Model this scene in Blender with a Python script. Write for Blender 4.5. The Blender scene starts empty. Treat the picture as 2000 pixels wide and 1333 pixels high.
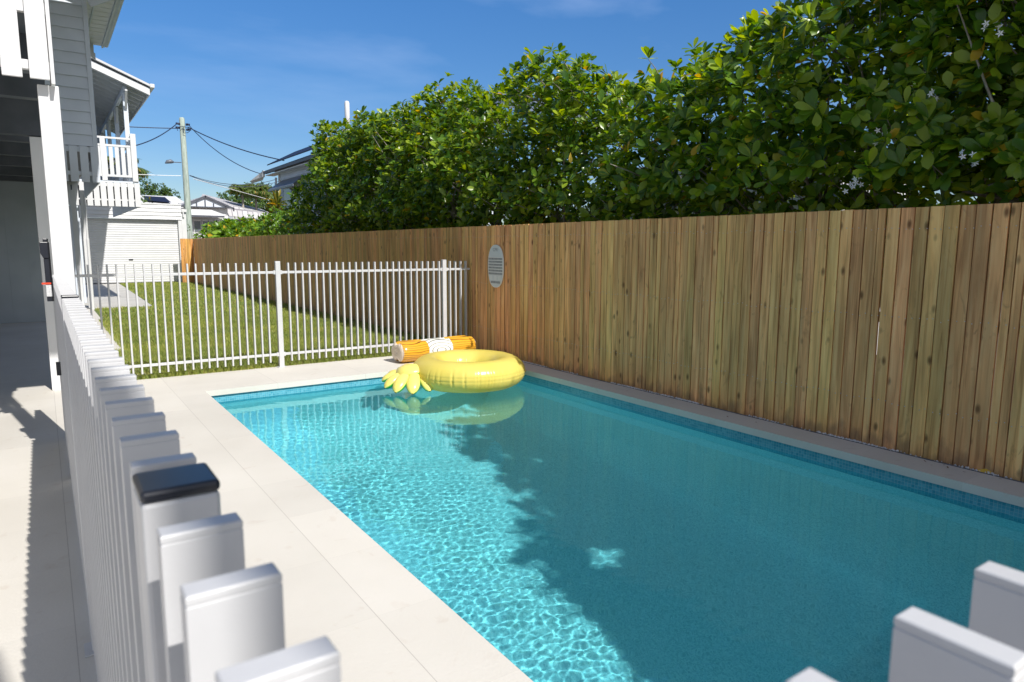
import bpy, math, random
import numpy as np
from mathutils import Vector, Matrix, noise as mnoise

sc = bpy.context.scene
COL = sc.collection
R = math.radians
rnd = random.Random(11)
rng = np.random.default_rng(7)

# ------------------------------------------------------------------ camera
yaw, pitch, roll = R(34.48), R(7.871), R(.18)
F = Vector((math.sin(yaw)*math.cos(pitch), math.cos(yaw)*math.cos(pitch), -math.sin(pitch)))
Rt = Vector((math.cos(yaw), -math.sin(yaw), 0)); Up = Rt.cross(F)
c_, s_ = math.cos(roll), math.sin(roll)
R2 = c_*Rt + s_*Up; U2 = -s_*Rt + c_*Up
cd = bpy.data.cameras.new('camera'); cam = bpy.data.objects.new('camera', cd); COL.objects.link(cam)
cam.matrix_world = Matrix(((R2.x, U2.x, -F.x, 0), (R2.y, U2.y, -F.y, 0), (R2.z, U2.z, -F.z, 1.4), (0, 0, 0, 1)))
cd.lens = 36*1328.68/2000; cd.clip_start = .02; cd.clip_end = 1500
cd.dof.use_dof = True; cd.dof.focus_distance = 6.5; cd.dof.aperture_fstop = 11
sc.camera = cam

# ------------------------------------------------------------------ sky, sun, exposure
SUN = Vector((-.165, 1, -1))
world = bpy.data.worlds.new('World'); sc.world = world; world.use_nodes = True
nt = world.node_tree; bg = nt.nodes['Background']
sky = nt.nodes.new('ShaderNodeTexSky'); sky.sky_type = 'NISHITA'; sky.sun_disc = False
sky.sun_elevation = math.asin(1/math.sqrt(2+.165**2)); sky.sun_rotation = math.atan2(.165, -1)
sky.air_density = 1.0; sky.dust_density = .15; sky.ozone_density = 2.6; sky.altitude = 0
# thin cirrus streaks high in the sky
tc = nt.nodes.new('ShaderNodeTexCoord'); mp = nt.nodes.new('ShaderNodeMapping')
mp.inputs['Scale'].default_value = (1.2, 5.0, 9.0); mp.inputs['Rotation'].default_value = (0, .35, .5)
nz = nt.nodes.new('ShaderNodeTexNoise'); nz.inputs['Scale'].default_value = 1.6; nz.inputs['Detail'].default_value = 6
cr = nt.nodes.new('ShaderNodeValToRGB'); cr.color_ramp.elements[0].position = .52; cr.color_ramp.elements[1].position = .85
cr.color_ramp.elements[1].color = (.2, .2, .2, 1)
mixs = nt.nodes.new('ShaderNodeMixRGB'); mixs.inputs['Color2'].default_value = (7.5, 8.5, 10, 1)
nt.links.new(tc.outputs['Generated'], mp.inputs[0]); nt.links.new(mp.outputs[0], nz.inputs['Vector'])
nt.links.new(nz.outputs['Fac'], cr.inputs[0]); nt.links.new(cr.outputs[0], mixs.inputs['Fac'])
hs = nt.nodes.new('ShaderNodeHueSaturation'); hs.inputs['Saturation'].default_value = 1.3
nt.links.new(sky.outputs[0], hs.inputs['Color']); nt.links.new(hs.outputs[0], mixs.inputs['Color1'])
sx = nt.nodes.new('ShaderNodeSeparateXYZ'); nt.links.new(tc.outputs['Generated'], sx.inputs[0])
# sky scaled by direction to tune the fill light; sun side slightly dimmer
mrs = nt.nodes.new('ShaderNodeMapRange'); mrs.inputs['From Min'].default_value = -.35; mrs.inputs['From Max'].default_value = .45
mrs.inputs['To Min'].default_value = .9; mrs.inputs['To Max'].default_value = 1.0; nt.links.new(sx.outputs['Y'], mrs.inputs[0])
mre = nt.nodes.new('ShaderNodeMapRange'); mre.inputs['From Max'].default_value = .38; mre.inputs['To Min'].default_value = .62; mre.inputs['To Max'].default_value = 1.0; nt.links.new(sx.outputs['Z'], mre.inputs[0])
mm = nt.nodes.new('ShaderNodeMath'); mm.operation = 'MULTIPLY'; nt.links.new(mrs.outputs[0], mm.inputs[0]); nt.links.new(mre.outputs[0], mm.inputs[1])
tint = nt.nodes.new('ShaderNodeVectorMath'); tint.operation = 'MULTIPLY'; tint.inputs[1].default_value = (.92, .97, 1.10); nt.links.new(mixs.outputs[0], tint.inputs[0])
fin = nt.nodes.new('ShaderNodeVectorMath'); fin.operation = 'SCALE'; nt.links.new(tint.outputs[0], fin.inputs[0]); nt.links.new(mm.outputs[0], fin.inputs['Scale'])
# towards the sun the sky is also whiter
bw = nt.nodes.new('ShaderNodeHueSaturation'); bw.inputs['Saturation'].default_value = .3; nt.links.new(fin.outputs[0], bw.inputs['Color'])
wmx = nt.nodes.new('ShaderNodeMixRGB'); mrw = nt.nodes.new('ShaderNodeMapRange'); mrw.inputs['From Min'].default_value = -.5; mrw.inputs['From Max'].default_value = .5
mrw.inputs['To Min'].default_value = 1.0; mrw.inputs['To Max'].default_value = 0.0; nt.links.new(sx.outputs['Y'], mrw.inputs[0])
nt.links.new(mrw.outputs[0], wmx.inputs['Fac']); nt.links.new(fin.outputs[0], wmx.inputs['Color1']); nt.links.new(bw.outputs[0], wmx.inputs['Color2'])
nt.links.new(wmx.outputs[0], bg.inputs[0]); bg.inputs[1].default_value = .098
sl = bpy.data.lights.new('sun', 'SUN'); sl.energy = 4.2; sl.angle = R(.53); sl.color = (1, .965, .91)
sl.cycles.is_caustics_light = True
so = bpy.data.objects.new('sun', sl); COL.objects.link(so); so.rotation_euler = SUN.to_track_quat('-Z', 'Y').to_euler()
so.location = (0, -10, 20)
sc.view_settings.view_transform = 'Standard'; sc.view_settings.look = 'None'
sc.view_settings.gamma = 1; sc.view_settings.exposure = .42
cy = sc.cycles
cy.use_denoising = True; cy.max_bounces = 9; cy.diffuse_bounces = 4; cy.transmission_bounces = 6
cy.transparent_max_bounces = 8; cy.caustics_refractive = True; cy.caustics_reflective = True
cy.sample_clamp_indirect = 6; cy.blur_glossy = .3

# ------------------------------------------------------------------ helpers
class MB:
    def __init__(s): s.v = []; s.f = []; s.mi = []; s.M = None; s.m = 0
    def add(s, vs, fs):
        b = len(s.v)
        if s.M is not None: vs = [tuple(s.M @ Vector(v)) for v in vs]
        s.v += [tuple(v) for v in vs]; s.f += [tuple(i+b for i in f) for f in fs]; s.mi += [s.m]*len(fs)
    def box(s, x0, x1, y0, y1, z0, z1):
        s.add([(x0,y0,z0),(x1,y0,z0),(x1,y1,z0),(x0,y1,z0),(x0,y0,z1),(x1,y0,z1),(x1,y1,z1),(x0,y1,z1)],
              [(0,3,2,1),(4,5,6,7),(0,1,5,4),(1,2,6,5),(2,3,7,6),(3,0,4,7)])
    def beam(s, a, b, w, h, up=(0,0,1)):
        a, b = Vector(a), Vector(b); d = (b-a).normalized(); r = d.cross(Vector(up)).normalized()*w/2; u = r.cross(d).normalized()*h/2
        s.add([a-r-u,a+r-u,a+r+u,a-r+u,b-r-u,b+r-u,b+r+u,b-r+u],[(0,1,2,3),(7,6,5,4),(0,4,5,1),(1,5,6,2),(2,6,7,3),(3,7,4,0)])
    def prism(s, poly, y0, y1):   # poly of (x,z), extruded along y
        n = len(poly); s.add([(x,y0,z) for x,z in poly]+[(x,y1,z) for x,z in poly],
              [tuple(range(n)), tuple(range(2*n-1,n-1,-1))]+[(i,i+n,(i+1)%n+n,(i+1)%n) for i in range(n)])
    def prismx(s, poly, x0, x1):  # poly of (y,z), extruded along x
        n = len(poly); s.add([(x0,y,z) for y,z in poly]+[(x1,y,z) for y,z in poly],
              [tuple(range(n-1,-1,-1)), tuple(range(n,2*n))]+[((i+1)%n,(i+1)%n+n,i+n,i) for i in range(n)])
    def tube(s, pts, rad, n=6, caps=True):
        pts = [Vector(p) for p in pts]; k = len(pts)
        if not hasattr(rad, '__len__'): rad = [rad]*k
        vs = []; fs = []
        for i, p in enumerate(pts):
            d = (pts[min(i+1,k-1)]-pts[max(i-1,0)]).normalized()
            a = d.cross(Vector((0,0,1)) if abs(d.z) < .9 else Vector((1,0,0))).normalized(); b = d.cross(a)
            for j in range(n):
                t = 2*math.pi*j/n; vs.append(p+(a*math.cos(t)+b*math.sin(t))*rad[i])
        for i in range(k-1):
            for j in range(n):
                fs.append((i*n+j, i*n+(j+1)%n, (i+1)*n+(j+1)%n, (i+1)*n+j))
        if caps: fs += [tuple(range(n-1,-1,-1)), tuple(range((k-1)*n, k*n))]
        s.add(vs, fs)
    def build(s, name, mats, parent=None, smooth=False, bevel=0, link=True):
        if not isinstance(mats, (list, tuple)): mats = [mats]
        L = parent_world(parent)
        me = bpy.data.meshes.new(name)
        me.from_pydata([(v[0]-L.x, v[1]-L.y, v[2]-L.z) for v in s.v], [], s.f)
        for m in mats: me.materials.append(m)
        if any(s.mi): me.polygons.foreach_set('material_index', s.mi)
        if smooth: me.polygons.foreach_set('use_smooth', [True]*len(s.f))
        me.update()
        o = bpy.data.objects.new(name, me); COL.objects.link(o)
        if parent: o.parent = parent
        if bevel:
            b = o.modifiers.new('bevel', 'BEVEL'); b.width = bevel; b.segments = 2; b.limit_method = 'ANGLE'
        return o

def parent_world(p):
    L = Vector((0,0,0))
    while p is not None:
        L += p.location; p = p.parent
    return L

def np_mesh(name, V, quads, tris, mat, parent=None, smooth=True):
    L = parent_world(parent); V = np.asarray(V, np.float32) - np.array([L.x, L.y, L.z], np.float32)
    q = np.asarray(quads, np.int32).reshape(-1, 4); t = np.asarray(tris, np.int32).reshape(-1, 3)
    me = bpy.data.meshes.new(name)
    me.vertices.add(len(V)); me.vertices.foreach_set('co', V.ravel())
    loops = np.concatenate([q.ravel(), t.ravel()]); me.loops.add(len(loops)); me.loops.foreach_set('vertex_index', loops)
    me.polygons.add(len(q)+len(t))
    st = np.concatenate([np.arange(len(q))*4, len(q)*4+np.arange(len(t))*3]).astype(np.int32)
    me.polygons.foreach_set('loop_start', st)
    me.polygons.foreach_set('use_smooth', np.full(len(q)+len(t), smooth))
    me.materials.append(mat); me.update(calc_edges=True); me.validate()
    o = bpy.data.objects.new(name, me); COL.objects.link(o)
    if parent: o.parent = parent
    return o

def tag(o, label=None, cat=None, group=None, kind=None):
    if label: o['label'] = label
    if cat: o['category'] = cat
    if group: o['group'] = group
    if kind: o['kind'] = kind
    return o
def thing(name, label, cat, loc=(0,0,0), group=None):
    o = bpy.data.objects.new(name, None); COL.objects.link(o); o.location = loc; o.empty_display_size = .1
    return tag(o, label, cat, group)

# ------------------------------------------------------------------ materials
def N(t, k, **kw):
    n = t.nodes.new(k)
    for a, b in kw.items():
        if a in n.inputs: n.inputs[a].default_value = b
        else: setattr(n, a, b)
    return n
def base(name, col=(.8,.8,.8), rough=.5, spec=.5):
    m = bpy.data.materials.new(name); m.use_nodes = True; t = m.node_tree; b = t.nodes['Principled BSDF']
    b.inputs['Base Color'].default_value = (*col, 1); b.inputs['Roughness'].default_value = rough
    b.inputs['Specular IOR Level'].default_value = spec
    return m, t, b
def ramp(t, src, stops):
    r = t.nodes.new('ShaderNodeValToRGB'); e = r.color_ramp.elements
    while len(e) < len(stops): e.new(.5)
    for i, (p, c) in enumerate(stops):
        e[i].position = p; e[i].color = (*c, 1) if len(c) == 3 else c
    t.links.new(src, r.inputs[0]); return r
def coords(t, scale=(1,1,1), kind='Object', add=None):
    tc = t.nodes.new('ShaderNodeTexCoord'); mp = t.nodes.new('ShaderNodeMapping'); mp.inputs['Scale'].default_value = scale
    t.links.new(tc.outputs[kind], mp.inputs[0]); return mp.outputs[0]
def noisy(name, c1, c2, rough=.6, scale=4, stretch=(1,1,1), bump=0, bscale=60, island=0, detail=5, spec=.5, lo=.35, hi=.65):
    m, t, b = base(name, c1, rough, spec)
    co = coords(t, stretch)
    n = N(t, 'ShaderNodeTexNoise', Scale=scale, Detail=detail); t.links.new(co, n.inputs['Vector'])
    r = ramp(t, n.outputs['Fac'], [(lo, c1), (hi, c2)]); out = r.outputs[0]
    if island:
        g = t.nodes.new('ShaderNodeNewGeometry'); h = N(t, 'ShaderNodeHueSaturation')
        mr = N(t, 'ShaderNodeMapRange'); mr.inputs['To Min'].default_value = 1-island; mr.inputs['To Max'].default_value = 1+island
        t.links.new(g.outputs['Random Per Island'], mr.inputs[0]); t.links.new(mr.outputs[0], h.inputs['Value'])
        t.links.new(out, h.inputs['Color']); out = h.outputs[0]
    t.links.new(out, b.inputs['Base Color'])
    if bump:
        n2 = N(t, 'ShaderNodeTexNoise', Scale=bscale, Detail=4); t.links.new(co, n2.inputs['Vector'])
        bp = N(t, 'ShaderNodeBump', Strength=bump, Distance=.01); t.links.new(n2.outputs['Fac'], bp.inputs['Height'])
        t.links.new(bp.outputs[0], b.inputs['Normal'])
    return m

WHITE = noisy('white_paint', (.63,.635,.64), (.68,.68,.685), .45, 3, bump=.05, bscale=25)
WHITE_METAL = noisy('white_powder_coat', (.52,.52,.53), (.56,.56,.57), .35, 12, bump=.02, bscale=300)
HOUSE = noisy('weatherboard_paint', (.60,.65,.72), (.66,.71,.78), .55, 2.5, bump=.06, bscale=30)
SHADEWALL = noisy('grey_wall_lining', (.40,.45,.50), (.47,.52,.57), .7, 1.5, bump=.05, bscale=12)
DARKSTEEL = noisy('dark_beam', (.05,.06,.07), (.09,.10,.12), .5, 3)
BLACK = noisy('black_plastic', (.012,.014,.022), (.02,.022,.03), .28, 8)
DARKTRIM = noisy('dark_trim_paint', (.06,.065,.085), (.09,.095,.115), .5, 3)
RED = noisy('red_plastic', (.75,.06,.02), (.8,.08,.03), .4, 8)
LABELGREY = noisy('grey_sticker', (.45,.46,.47), (.6,.6,.6), .5, 90)
CABLE = noisy('cable_sheath', (.015,.02,.05), (.02,.03,.07), .5, 3)
WHITECABLE = noisy('pale_cable', (.75,.75,.75), (.8,.8,.8), .5, 3)
CONCRETE = noisy('path_concrete', (.46,.44,.40), (.56,.54,.50), .85, 2, bump=.1, bscale=40)
METALEDGE = noisy('dark_edging', (.10,.105,.12), (.15,.155,.17), .55, 6)
SOIL = noisy('earth', (.10,.075,.05), (.17,.13,.085), .95, 2, bump=.3, bscale=20)
GLASSDARK = noisy('window_glass', (.10,.12,.14), (.16,.18,.20), .08, 1)
SOLAR = noisy('solar_cells', (.012,.014,.03), (.02,.022,.045), .5, 2, spec=.15)
ROOFMETAL = noisy('roof_sheet', (.12,.14,.17), (.17,.19,.22), .4, 2)
PALEROOF = noisy('pale_roof', (.55,.55,.56), (.62,.62,.63), .6, 2)
PEBBLE = noisy('white_pebble', (.62,.62,.64), (.8,.8,.8), .6, 30, island=.15)

def tile_paving():
    m, t, b = base('limestone_paving', (.7,.66,.6), .62, .35)
    co = coords(t)
    n1 = N(t, 'ShaderNodeTexNoise', Scale=1.3, Detail=8); t.links.new(co, n1.inputs['Vector'])
    r1 = ramp(t, n1.outputs['Fac'], [(.3, (.61,.575,.515)), (.55, (.655,.62,.56)), (.75, (.68,.645,.59))])
    n2 = N(t, 'ShaderNodeTexNoise', Scale=9, Detail=8); n2.inputs['Distortion'].default_value = .6; t.links.new(co, n2.inputs['Vector'])
    r2 = ramp(t, n2.outputs['Fac'], [(.62, (0,0,0)), (.76, (.30,.30,.30))])
    mx = N(t, 'ShaderNodeMixRGB'); mx.inputs['Color2'].default_value = (.47,.37,.29,1)
    t.links.new(r2.outputs[0], mx.inputs['Fac']); t.links.new(r1.outputs[0], mx.inputs['Color1'])
    # joints: x every .955, y every .575, staggered half a tile in alternate columns
    sep = t.nodes.new('ShaderNodeSeparateXYZ'); t.links.new(co, sep.inputs[0])
    def M(op, a, bb=None, c=None):
        n = t.nodes.new('ShaderNodeMath'); n.operation = op
        for i, q in enumerate((a, bb, c)):
            if q is None: continue
            if isinstance(q, (int, float)): n.inputs[i].default_value = q
            else: t.links.new(q, n.inputs[i])
        return n.outputs[0]
    X = M('DIVIDE', sep.outputs['X'], .955); fx = M('FRACT', X); dx = M('MINIMUM', fx, M('SUBTRACT', 1.0, fx)); dx = M('MULTIPLY', dx, .955)
    Y = M('DIVIDE', M('SUBTRACT', sep.outputs['Y'], 4.02), .575); fy = M('FRACT', M('ADD', Y, 40)); dy = M('MULTIPLY', M('MINIMUM', fy, M('SUBTRACT', 1.0, fy)), .575)
    d = M('MINIMUM', dx, M('ADD', dy, .0004)); j = M('LESS_THAN', d, .0016)
    # per-tile tone
    cmb = t.nodes.new('ShaderNodeCombineXYZ'); t.links.new(M('FLOOR', X), cmb.inputs[0]); t.links.new(M('FLOOR', Y), cmb.inputs[1])
    wn = t.nodes.new('ShaderNodeTexWhiteNoise'); t.links.new(cmb.outputs[0], wn.inputs['Vector'])
    mr = N(t, 'ShaderNodeMapRange'); mr.inputs['To Min'].default_value = .965; mr.inputs['To Max'].default_value = 1.035
    t.links.new(wn.outputs['Value'], mr.inputs[0])
    hs = N(t, 'ShaderNodeHueSaturation'); t.links.new(mr.outputs[0], hs.inputs['Value']); t.links.new(mx.outputs[0], hs.inputs['Color'])
    mj = N(t, 'ShaderNodeMixRGB'); mj.inputs['Color2'].default_value = (.30,.27,.24,1); jx = M('LESS_THAN', dx, .0016); t.links.new(M('ADD', M('MULTIPLY', jx, .38), M('MULTIPLY', j, .14)), mj.inputs['Fac']); t.links.new(hs.outputs[0], mj.inputs['Color1'])
    t.links.new(mj.outputs[0], b.inputs['Base Color'])
    n3 = N(t, 'ShaderNodeTexNoise', Scale=70, Detail=5); t.links.new(co, n3.inputs['Vector'])
    bp = N(t, 'ShaderNodeBump', Strength=.12, Distance=.01); t.links.new(n3.outputs['Fac'], bp.inputs['Height']); t.links.new(bp.outputs[0], b.inputs['Normal'])
    return m
PAVING = tile_paving()

def mosaic():
    m, t, b = base('blue_mosaic', (.1,.4,.55), .2, .5)
    tc = t.nodes.new('ShaderNodeTexCoord'); sep = t.nodes.new('ShaderNodeSeparateXYZ'); t.links.new(tc.outputs['Object'], sep.inputs[0])
    ad = N(t, 'ShaderNodeMath'); ad.operation = 'ADD'; t.links.new(sep.outputs['X'], ad.inputs[0]); t.links.new(sep.outputs['Y'], ad.inputs[1])
    cm = t.nodes.new('ShaderNodeCombineXYZ'); t.links.new(ad.outputs[0], cm.inputs[0]); t.links.new(sep.outputs['Z'], cm.inputs[1])
    br = t.nodes.new('ShaderNodeTexBrick'); br.offset = 0; br.squash = 1
    br.inputs['Scale'].default_value = 1; br.inputs['Brick Width'].default_value = .021; br.inputs['Row Height'].default_value = .021
    br.inputs['Mortar Size'].default_value = .0011; br.inputs['Bias'].default_value = 0
    br.inputs['Color1'].default_value = (.05,.29,.40,1); br.inputs['Color2'].default_value = (.12,.41,.52,1); br.inputs['Mortar'].default_value = (.24,.47,.54,1)
    t.links.new(cm.outputs[0], br.inputs['Vector']); t.links.new(br.outputs['Color'], b.inputs['Base Color'])
    return m
MOSAIC = mosaic()

def pebblecrete():
    m, t, b = base('pool_interior', (.3,.62,.62), .7, .2)
    co = coords(t)
    v = N(t, 'ShaderNodeTexVoronoi', Scale=140); t.links.new(co, v.inputs['Vector'])
    r = ramp(t, v.outputs['Color'], [(.1, (.42,.64,.68)), (.5, (.60,.79,.82)), (.9, (.76,.88,.90))])
    n = N(t, 'ShaderNodeTexNoise', Scale=1.1, Detail=4); t.links.new(co, n.inputs['Vector'])
    r2 = ramp(t, n.outputs['Fac'], [(.3, (.92,.96,.96)), (.7, (1,1,1))])
    mx = N(t, 'ShaderNodeMixRGB'); mx.blend_type = 'MULTIPLY'; mx.inputs['Fac'].default_value = 1
    t.links.new(r.outputs[0], mx.inputs['Color1']); t.links.new(r2.outputs[0], mx.inputs['Color2']); t.links.new(mx.outputs[0], b.inputs['Base Color'])
    return m
POOLFLOOR = pebblecrete()

def water_mat():
    m = bpy.data.materials.new('clear_water'); m.use_nodes = True; t = m.node_tree; t.nodes.clear()
    o = t.nodes.new('ShaderNodeOutputMaterial'); g = t.nodes.new('ShaderNodeBsdfGlass')
    g.inputs['Roughness'].default_value = 0; g.inputs['IOR'].default_value = 1.33; g.inputs['Color'].default_value = (.54,.96,1.0,1)
    t.links.new(g.outputs[0], o.inputs[0]); return m
WATER = water_mat()

def timber(name, dark, mid, light, island=.16):
    m, t, b = base(name, mid, .75, .25)
    tc = t.nodes.new('ShaderNodeTexCoord'); g = t.nodes.new('ShaderNodeNewGeometry')
    off = t.nodes.new('ShaderNodeVectorMath'); off.operation = 'MULTIPLY_ADD'; off.inputs[1].default_value = (37, 53, 71)
    cmb = t.nodes.new('ShaderNodeCombineXYZ')
    for i in range(3): t.links.new(g.outputs['Random Per Island'], cmb.inputs[i])
    t.links.new(cmb.outputs[0], off.inputs[0]); t.links.new(tc.outputs['Object'], off.inputs[2])
    def mp(sc_):
        q = t.nodes.new('ShaderNodeMapping'); q.inputs['Scale'].default_value = sc_; t.links.new(off.outputs[0], q.inputs[0]); return q.outputs[0]
    n = N(t, 'ShaderNodeTexNoise', Scale=1, Detail=6); n.inputs['Distortion'].default_value = .8; t.links.new(mp((38,38,1.6)), n.inputs['Vector'])
    r = ramp(t, n.outputs['Fac'], [(.32, dark), (.5, mid), (.68, light)])
    # broad streaks
    n2 = N(t, 'ShaderNodeTexNoise', Scale=1, Detail=3); t.links.new(mp((9,9,.9)), n2.inputs['Vector'])
    r2 = ramp(t, n2.outputs['Fac'], [(.35, (.72,.72,.70)), (.62, (1.08,1.06,1.0))])
    mx = N(t, 'ShaderNodeMixRGB'); mx.blend_type = 'MULTIPLY'; mx.inputs['Fac'].default_value = 1
    t.links.new(r.outputs[0], mx.inputs['Color1']); t.links.new(r2.outputs[0], mx.inputs['Color2'])
    # knots
    v = N(t, 'ShaderNodeTexVoronoi', Scale=1); v.inputs['Randomness'].default_value = 1; t.links.new(mp((8.5,8.5,4.2)), v.inputs['Vector'])
    rk = ramp(t, v.outputs['Distance'], [(.055, (1,1,1)), (.11, (.55,.55,.55)), (.17, (0,0,0))])
    mk = N(t, 'ShaderNodeMixRGB'); mk.inputs['Color2'].default_value = (dark[0]*.16, dark[1]*.12, dark[2]*.1, 1)
    km = N(t, 'ShaderNodeMath'); km.operation = 'MULTIPLY'; km.inputs[1].default_value = .78; t.links.new(rk.outputs[0], km.inputs[0])
    t.links.new(km.outputs[0], mk.inputs['Fac']); t.links.new(mx.outputs[0], mk.inputs['Color1'])
    # dark smudges where boards have been handled and wetted
    n4 = N(t, 'ShaderNodeTexNoise', Scale=1, Detail=5); n4.inputs['Distortion'].default_value = 1.2; t.links.new(mp((14,14,7)), n4.inputs['Vector'])
    r4 = ramp(t, n4.outputs['Fac'], [(.62, (0,0,0)), (.78, (.6,.6,.6))])
    ms = N(t, 'ShaderNodeMixRGB'); ms.inputs['Color2'].default_value = (dark[0]*.55, dark[1]*.55, dark[2]*.6, 1)
    t.links.new(r4.outputs[0], ms.inputs['Fac']); t.links.new(mk.outputs[0], ms.inputs['Color1'])
    # rising damp and splash stains along the foot of the boards
    tz = t.nodes.new('ShaderNodeSeparateXYZ'); t.links.new(tc.outputs['Object'], tz.inputs[0])
    n5 = N(t, 'ShaderNodeTexNoise', Scale=1, Detail=6); t.links.new(mp((11,11,5)), n5.inputs['Vector'])
    hz = N(t, 'ShaderNodeMath'); hz.operation = 'MULTIPLY_ADD'; hz.inputs[1].default_value = -1.9; t.links.new(tz.outputs['Z'], hz.inputs[0]); t.links.new(n5.outputs['Fac'], hz.inputs[2])
    r5 = ramp(t, hz.outputs[0], [(.30, (0,0,0)), (.52, (.55,.55,.55))])
    mst = N(t, 'ShaderNodeMixRGB'); mst.inputs['Color2'].default_value = (.15,.115,.075,1); t.links.new(r5.outputs[0], mst.inputs['Fac']); t.links.new(ms.outputs[0], mst.inputs['Color1']); ms = mst
    h = N(t, 'ShaderNodeHueSaturation'); wn = t.nodes.new('ShaderNodeTexWhiteNoise'); wn.noise_dimensions = '1D'; t.links.new(g.outputs['Random Per Island'], wn.inputs['W'])
    mr = N(t, 'ShaderNodeMapRange'); mr.inputs['To Min'].default_value = 1-island; mr.inputs['To Max'].default_value = 1+island*.6; t.links.new(wn.outputs['Value'], mr.inputs[0])
    mh = N(t, 'ShaderNodeMapRange'); mh.inputs['To Min'].default_value = .480; mh.inputs['To Max'].default_value = .504; t.links.new(g.outputs['Random Per Island'], mh.inputs[0])
    t.links.new(mr.outputs[0], h.inputs['Value']); t.links.new(mh.outputs[0], h.inputs['Hue']); t.links.new(ms.outputs[0], h.inputs['Color'])
    t.links.new(h.outputs[0], b.inputs['Base Color'])
    bp = N(t, 'ShaderNodeBump', Strength=.45, Distance=.004); t.links.new(n.outputs['Fac'], bp.inputs['Height']); t.links.new(bp.outputs[0], b.inputs['Normal'])
    return m
PINE = timber('treated_pine', (.56,.315,.12), (.82,.49,.19), (.90,.60,.26), .17)
PINE_NEW = timber('new_orange_pine', (.42,.20,.05), (.62,.33,.09), (.75,.45,.15), .1)
POLEWOOD = noisy('weathered_pole_wood', (.27,.33,.28), (.42,.48,.42), .85, 5, (6,6,.5), bump=.4, bscale=12, lo=.4, hi=.6)

def leaf_mat(name, dark, mid, light, yellow=(.55,.38,.03), yfrac=.985, trans=.32, rough=.38):
    m, t, b = base(name, mid, rough, .5)
    g = t.nodes.new('ShaderNodeNewGeometry')
    r = ramp(t, g.outputs['Random Per Island'], [(0, dark), (.45, mid), (.9, light), (yfrac, light), (min(.9995, yfrac+.002), yellow)])
    n = N(t, 'ShaderNodeTexNoise', Scale=1.1, Detail=2); t.links.new(coords(t), n.inputs['Vector'])
    r2 = ramp(t, n.outputs['Fac'], [(.35, (.78,.82,.8)), (.65, (1.15,1.1,1))])
    mx = N(t, 'ShaderNodeMixRGB'); mx.blend_type = 'MULTIPLY'; mx.inputs['Fac'].default_value = 1
    t.links.new(r.outputs[0], mx.inputs['Color1']); t.links.new(r2.outputs[0], mx.inputs['Color2'])
    t.links.new(mx.outputs[0], b.inputs['Base Color'])
    tr = t.nodes.new('ShaderNodeBsdfTranslucent'); h = N(t, 'ShaderNodeHueSaturation', Saturation=1.15, Value=1.9); h.inputs['Hue'].default_value = .478
    t.links.new(mx.outputs[0], h.inputs['Color']); t.links.new(h.outputs[0], tr.inputs['Color'])
    ms = t.nodes.new('ShaderNodeMixShader'); ms.inputs[0].default_value = trans
    t.links.new(b.outputs[0], ms.inputs[1]); t.links.new(tr.outputs[0], ms.inputs[2])
    t.links.new(ms.outputs[0], t.nodes['Material Output'].inputs[0]); return m
HEDGE = leaf_mat('hedge_leaf', (.045,.12,.016), (.115,.225,.024), (.30,.40,.035), trans=.42, rough=.27)
LIME = leaf_mat('bright_garden_leaf', (.07,.17,.015), (.13,.27,.02), (.22,.36,.03), yfrac=.97)
FARLEAF = leaf_mat('distant_leaf', (.04,.09,.025), (.07,.13,.035), (.11,.18,.04), yfrac=.99)
PALMLEAF = leaf_mat('palm_leaf', (.06,.11,.03), (.10,.16,.04), (.16,.21,.06), yfrac=.93, yellow=(.35,.24,.08))
CORDY = leaf_mat('cordyline_leaf', (.07,.10,.02), (.16,.20,.03), (.40,.27,.04), yfrac=.8, yellow=(.62,.40,.05))
GRASS = leaf_mat('grass_blade', (.15,.215,.035), (.26,.33,.065), (.42,.43,.13), yellow=(.34,.28,.11), yfrac=.9, trans=.3, rough=.6)
BARK = noisy('pale_bark', (.22,.19,.15), (.36,.33,.28), .85, 8, (3,3,1), bump=.4, bscale=30)
PETAL = noisy('white_petal', (.8,.82,.8), (.86,.86,.84), .5, 5)

# ------------------------------------------------------------------ the setting
PX0, PX1, PY0, PY1 = 1.215, 4.487, .36, 7.04    # coping edge
GX = 4.776                                    # outer edge of the pool-side paving
WL = -.13                                     # water level
def sheet(name, rects, mat, z=0, kind='structure', thick=0):
    b = MB()
    for x0,x1,y0,y1 in rects:
        if thick: b.box(x0,x1,y0,y1,z-thick,z)
        else: b.add([(x0,y0,z),(x1,y0,z),(x1,y1,z),(x0,y1,z)],[(0,1,2,3)])
    return tag(b.build(name, mat), kind=kind)
sheet('ground', [(-600,.9,-600,700),(4.9,700,-600,700),(.9,4.9,7.5,700),(.9,4.9,-600,.1)], SOIL, z=-.06)
sheet('paving', [(-6,PX0,-5,8.09),(PX1,GX,PY0,PY1),(PX0,GX,-5,PY0),(PX0,GX,PY1,8.09)], PAVING, thick=.055)
sheet('paving', [(-6,.0,8.09,15.3),(.0,.86,8.09,17.8)], PAVING, z=-.001, thick=.05)
b = MB(); b.add([(.86,17.8,-.004),(2.07,17.8,-.004),(2.32,29.3,-.004),(.86,29.3,-.004)],[(0,1,2,3)]); b.add([(-2,15.3,-.004),(.86,15.3,-.004),(.86,29.3,-.004),(-2,29.3,-.004)],[(0,1,2,3)])
tag(b.build('path', CONCRETE), kind='structure')
sheet('fence_edging', [(GX,GX+.012,-3,8.0)], METALEDGE, z=.004, thick=.06)
sheet('garden_bed', [(GX+.012,4.9,-5,8.09)], SOIL, z=-.02)
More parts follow.
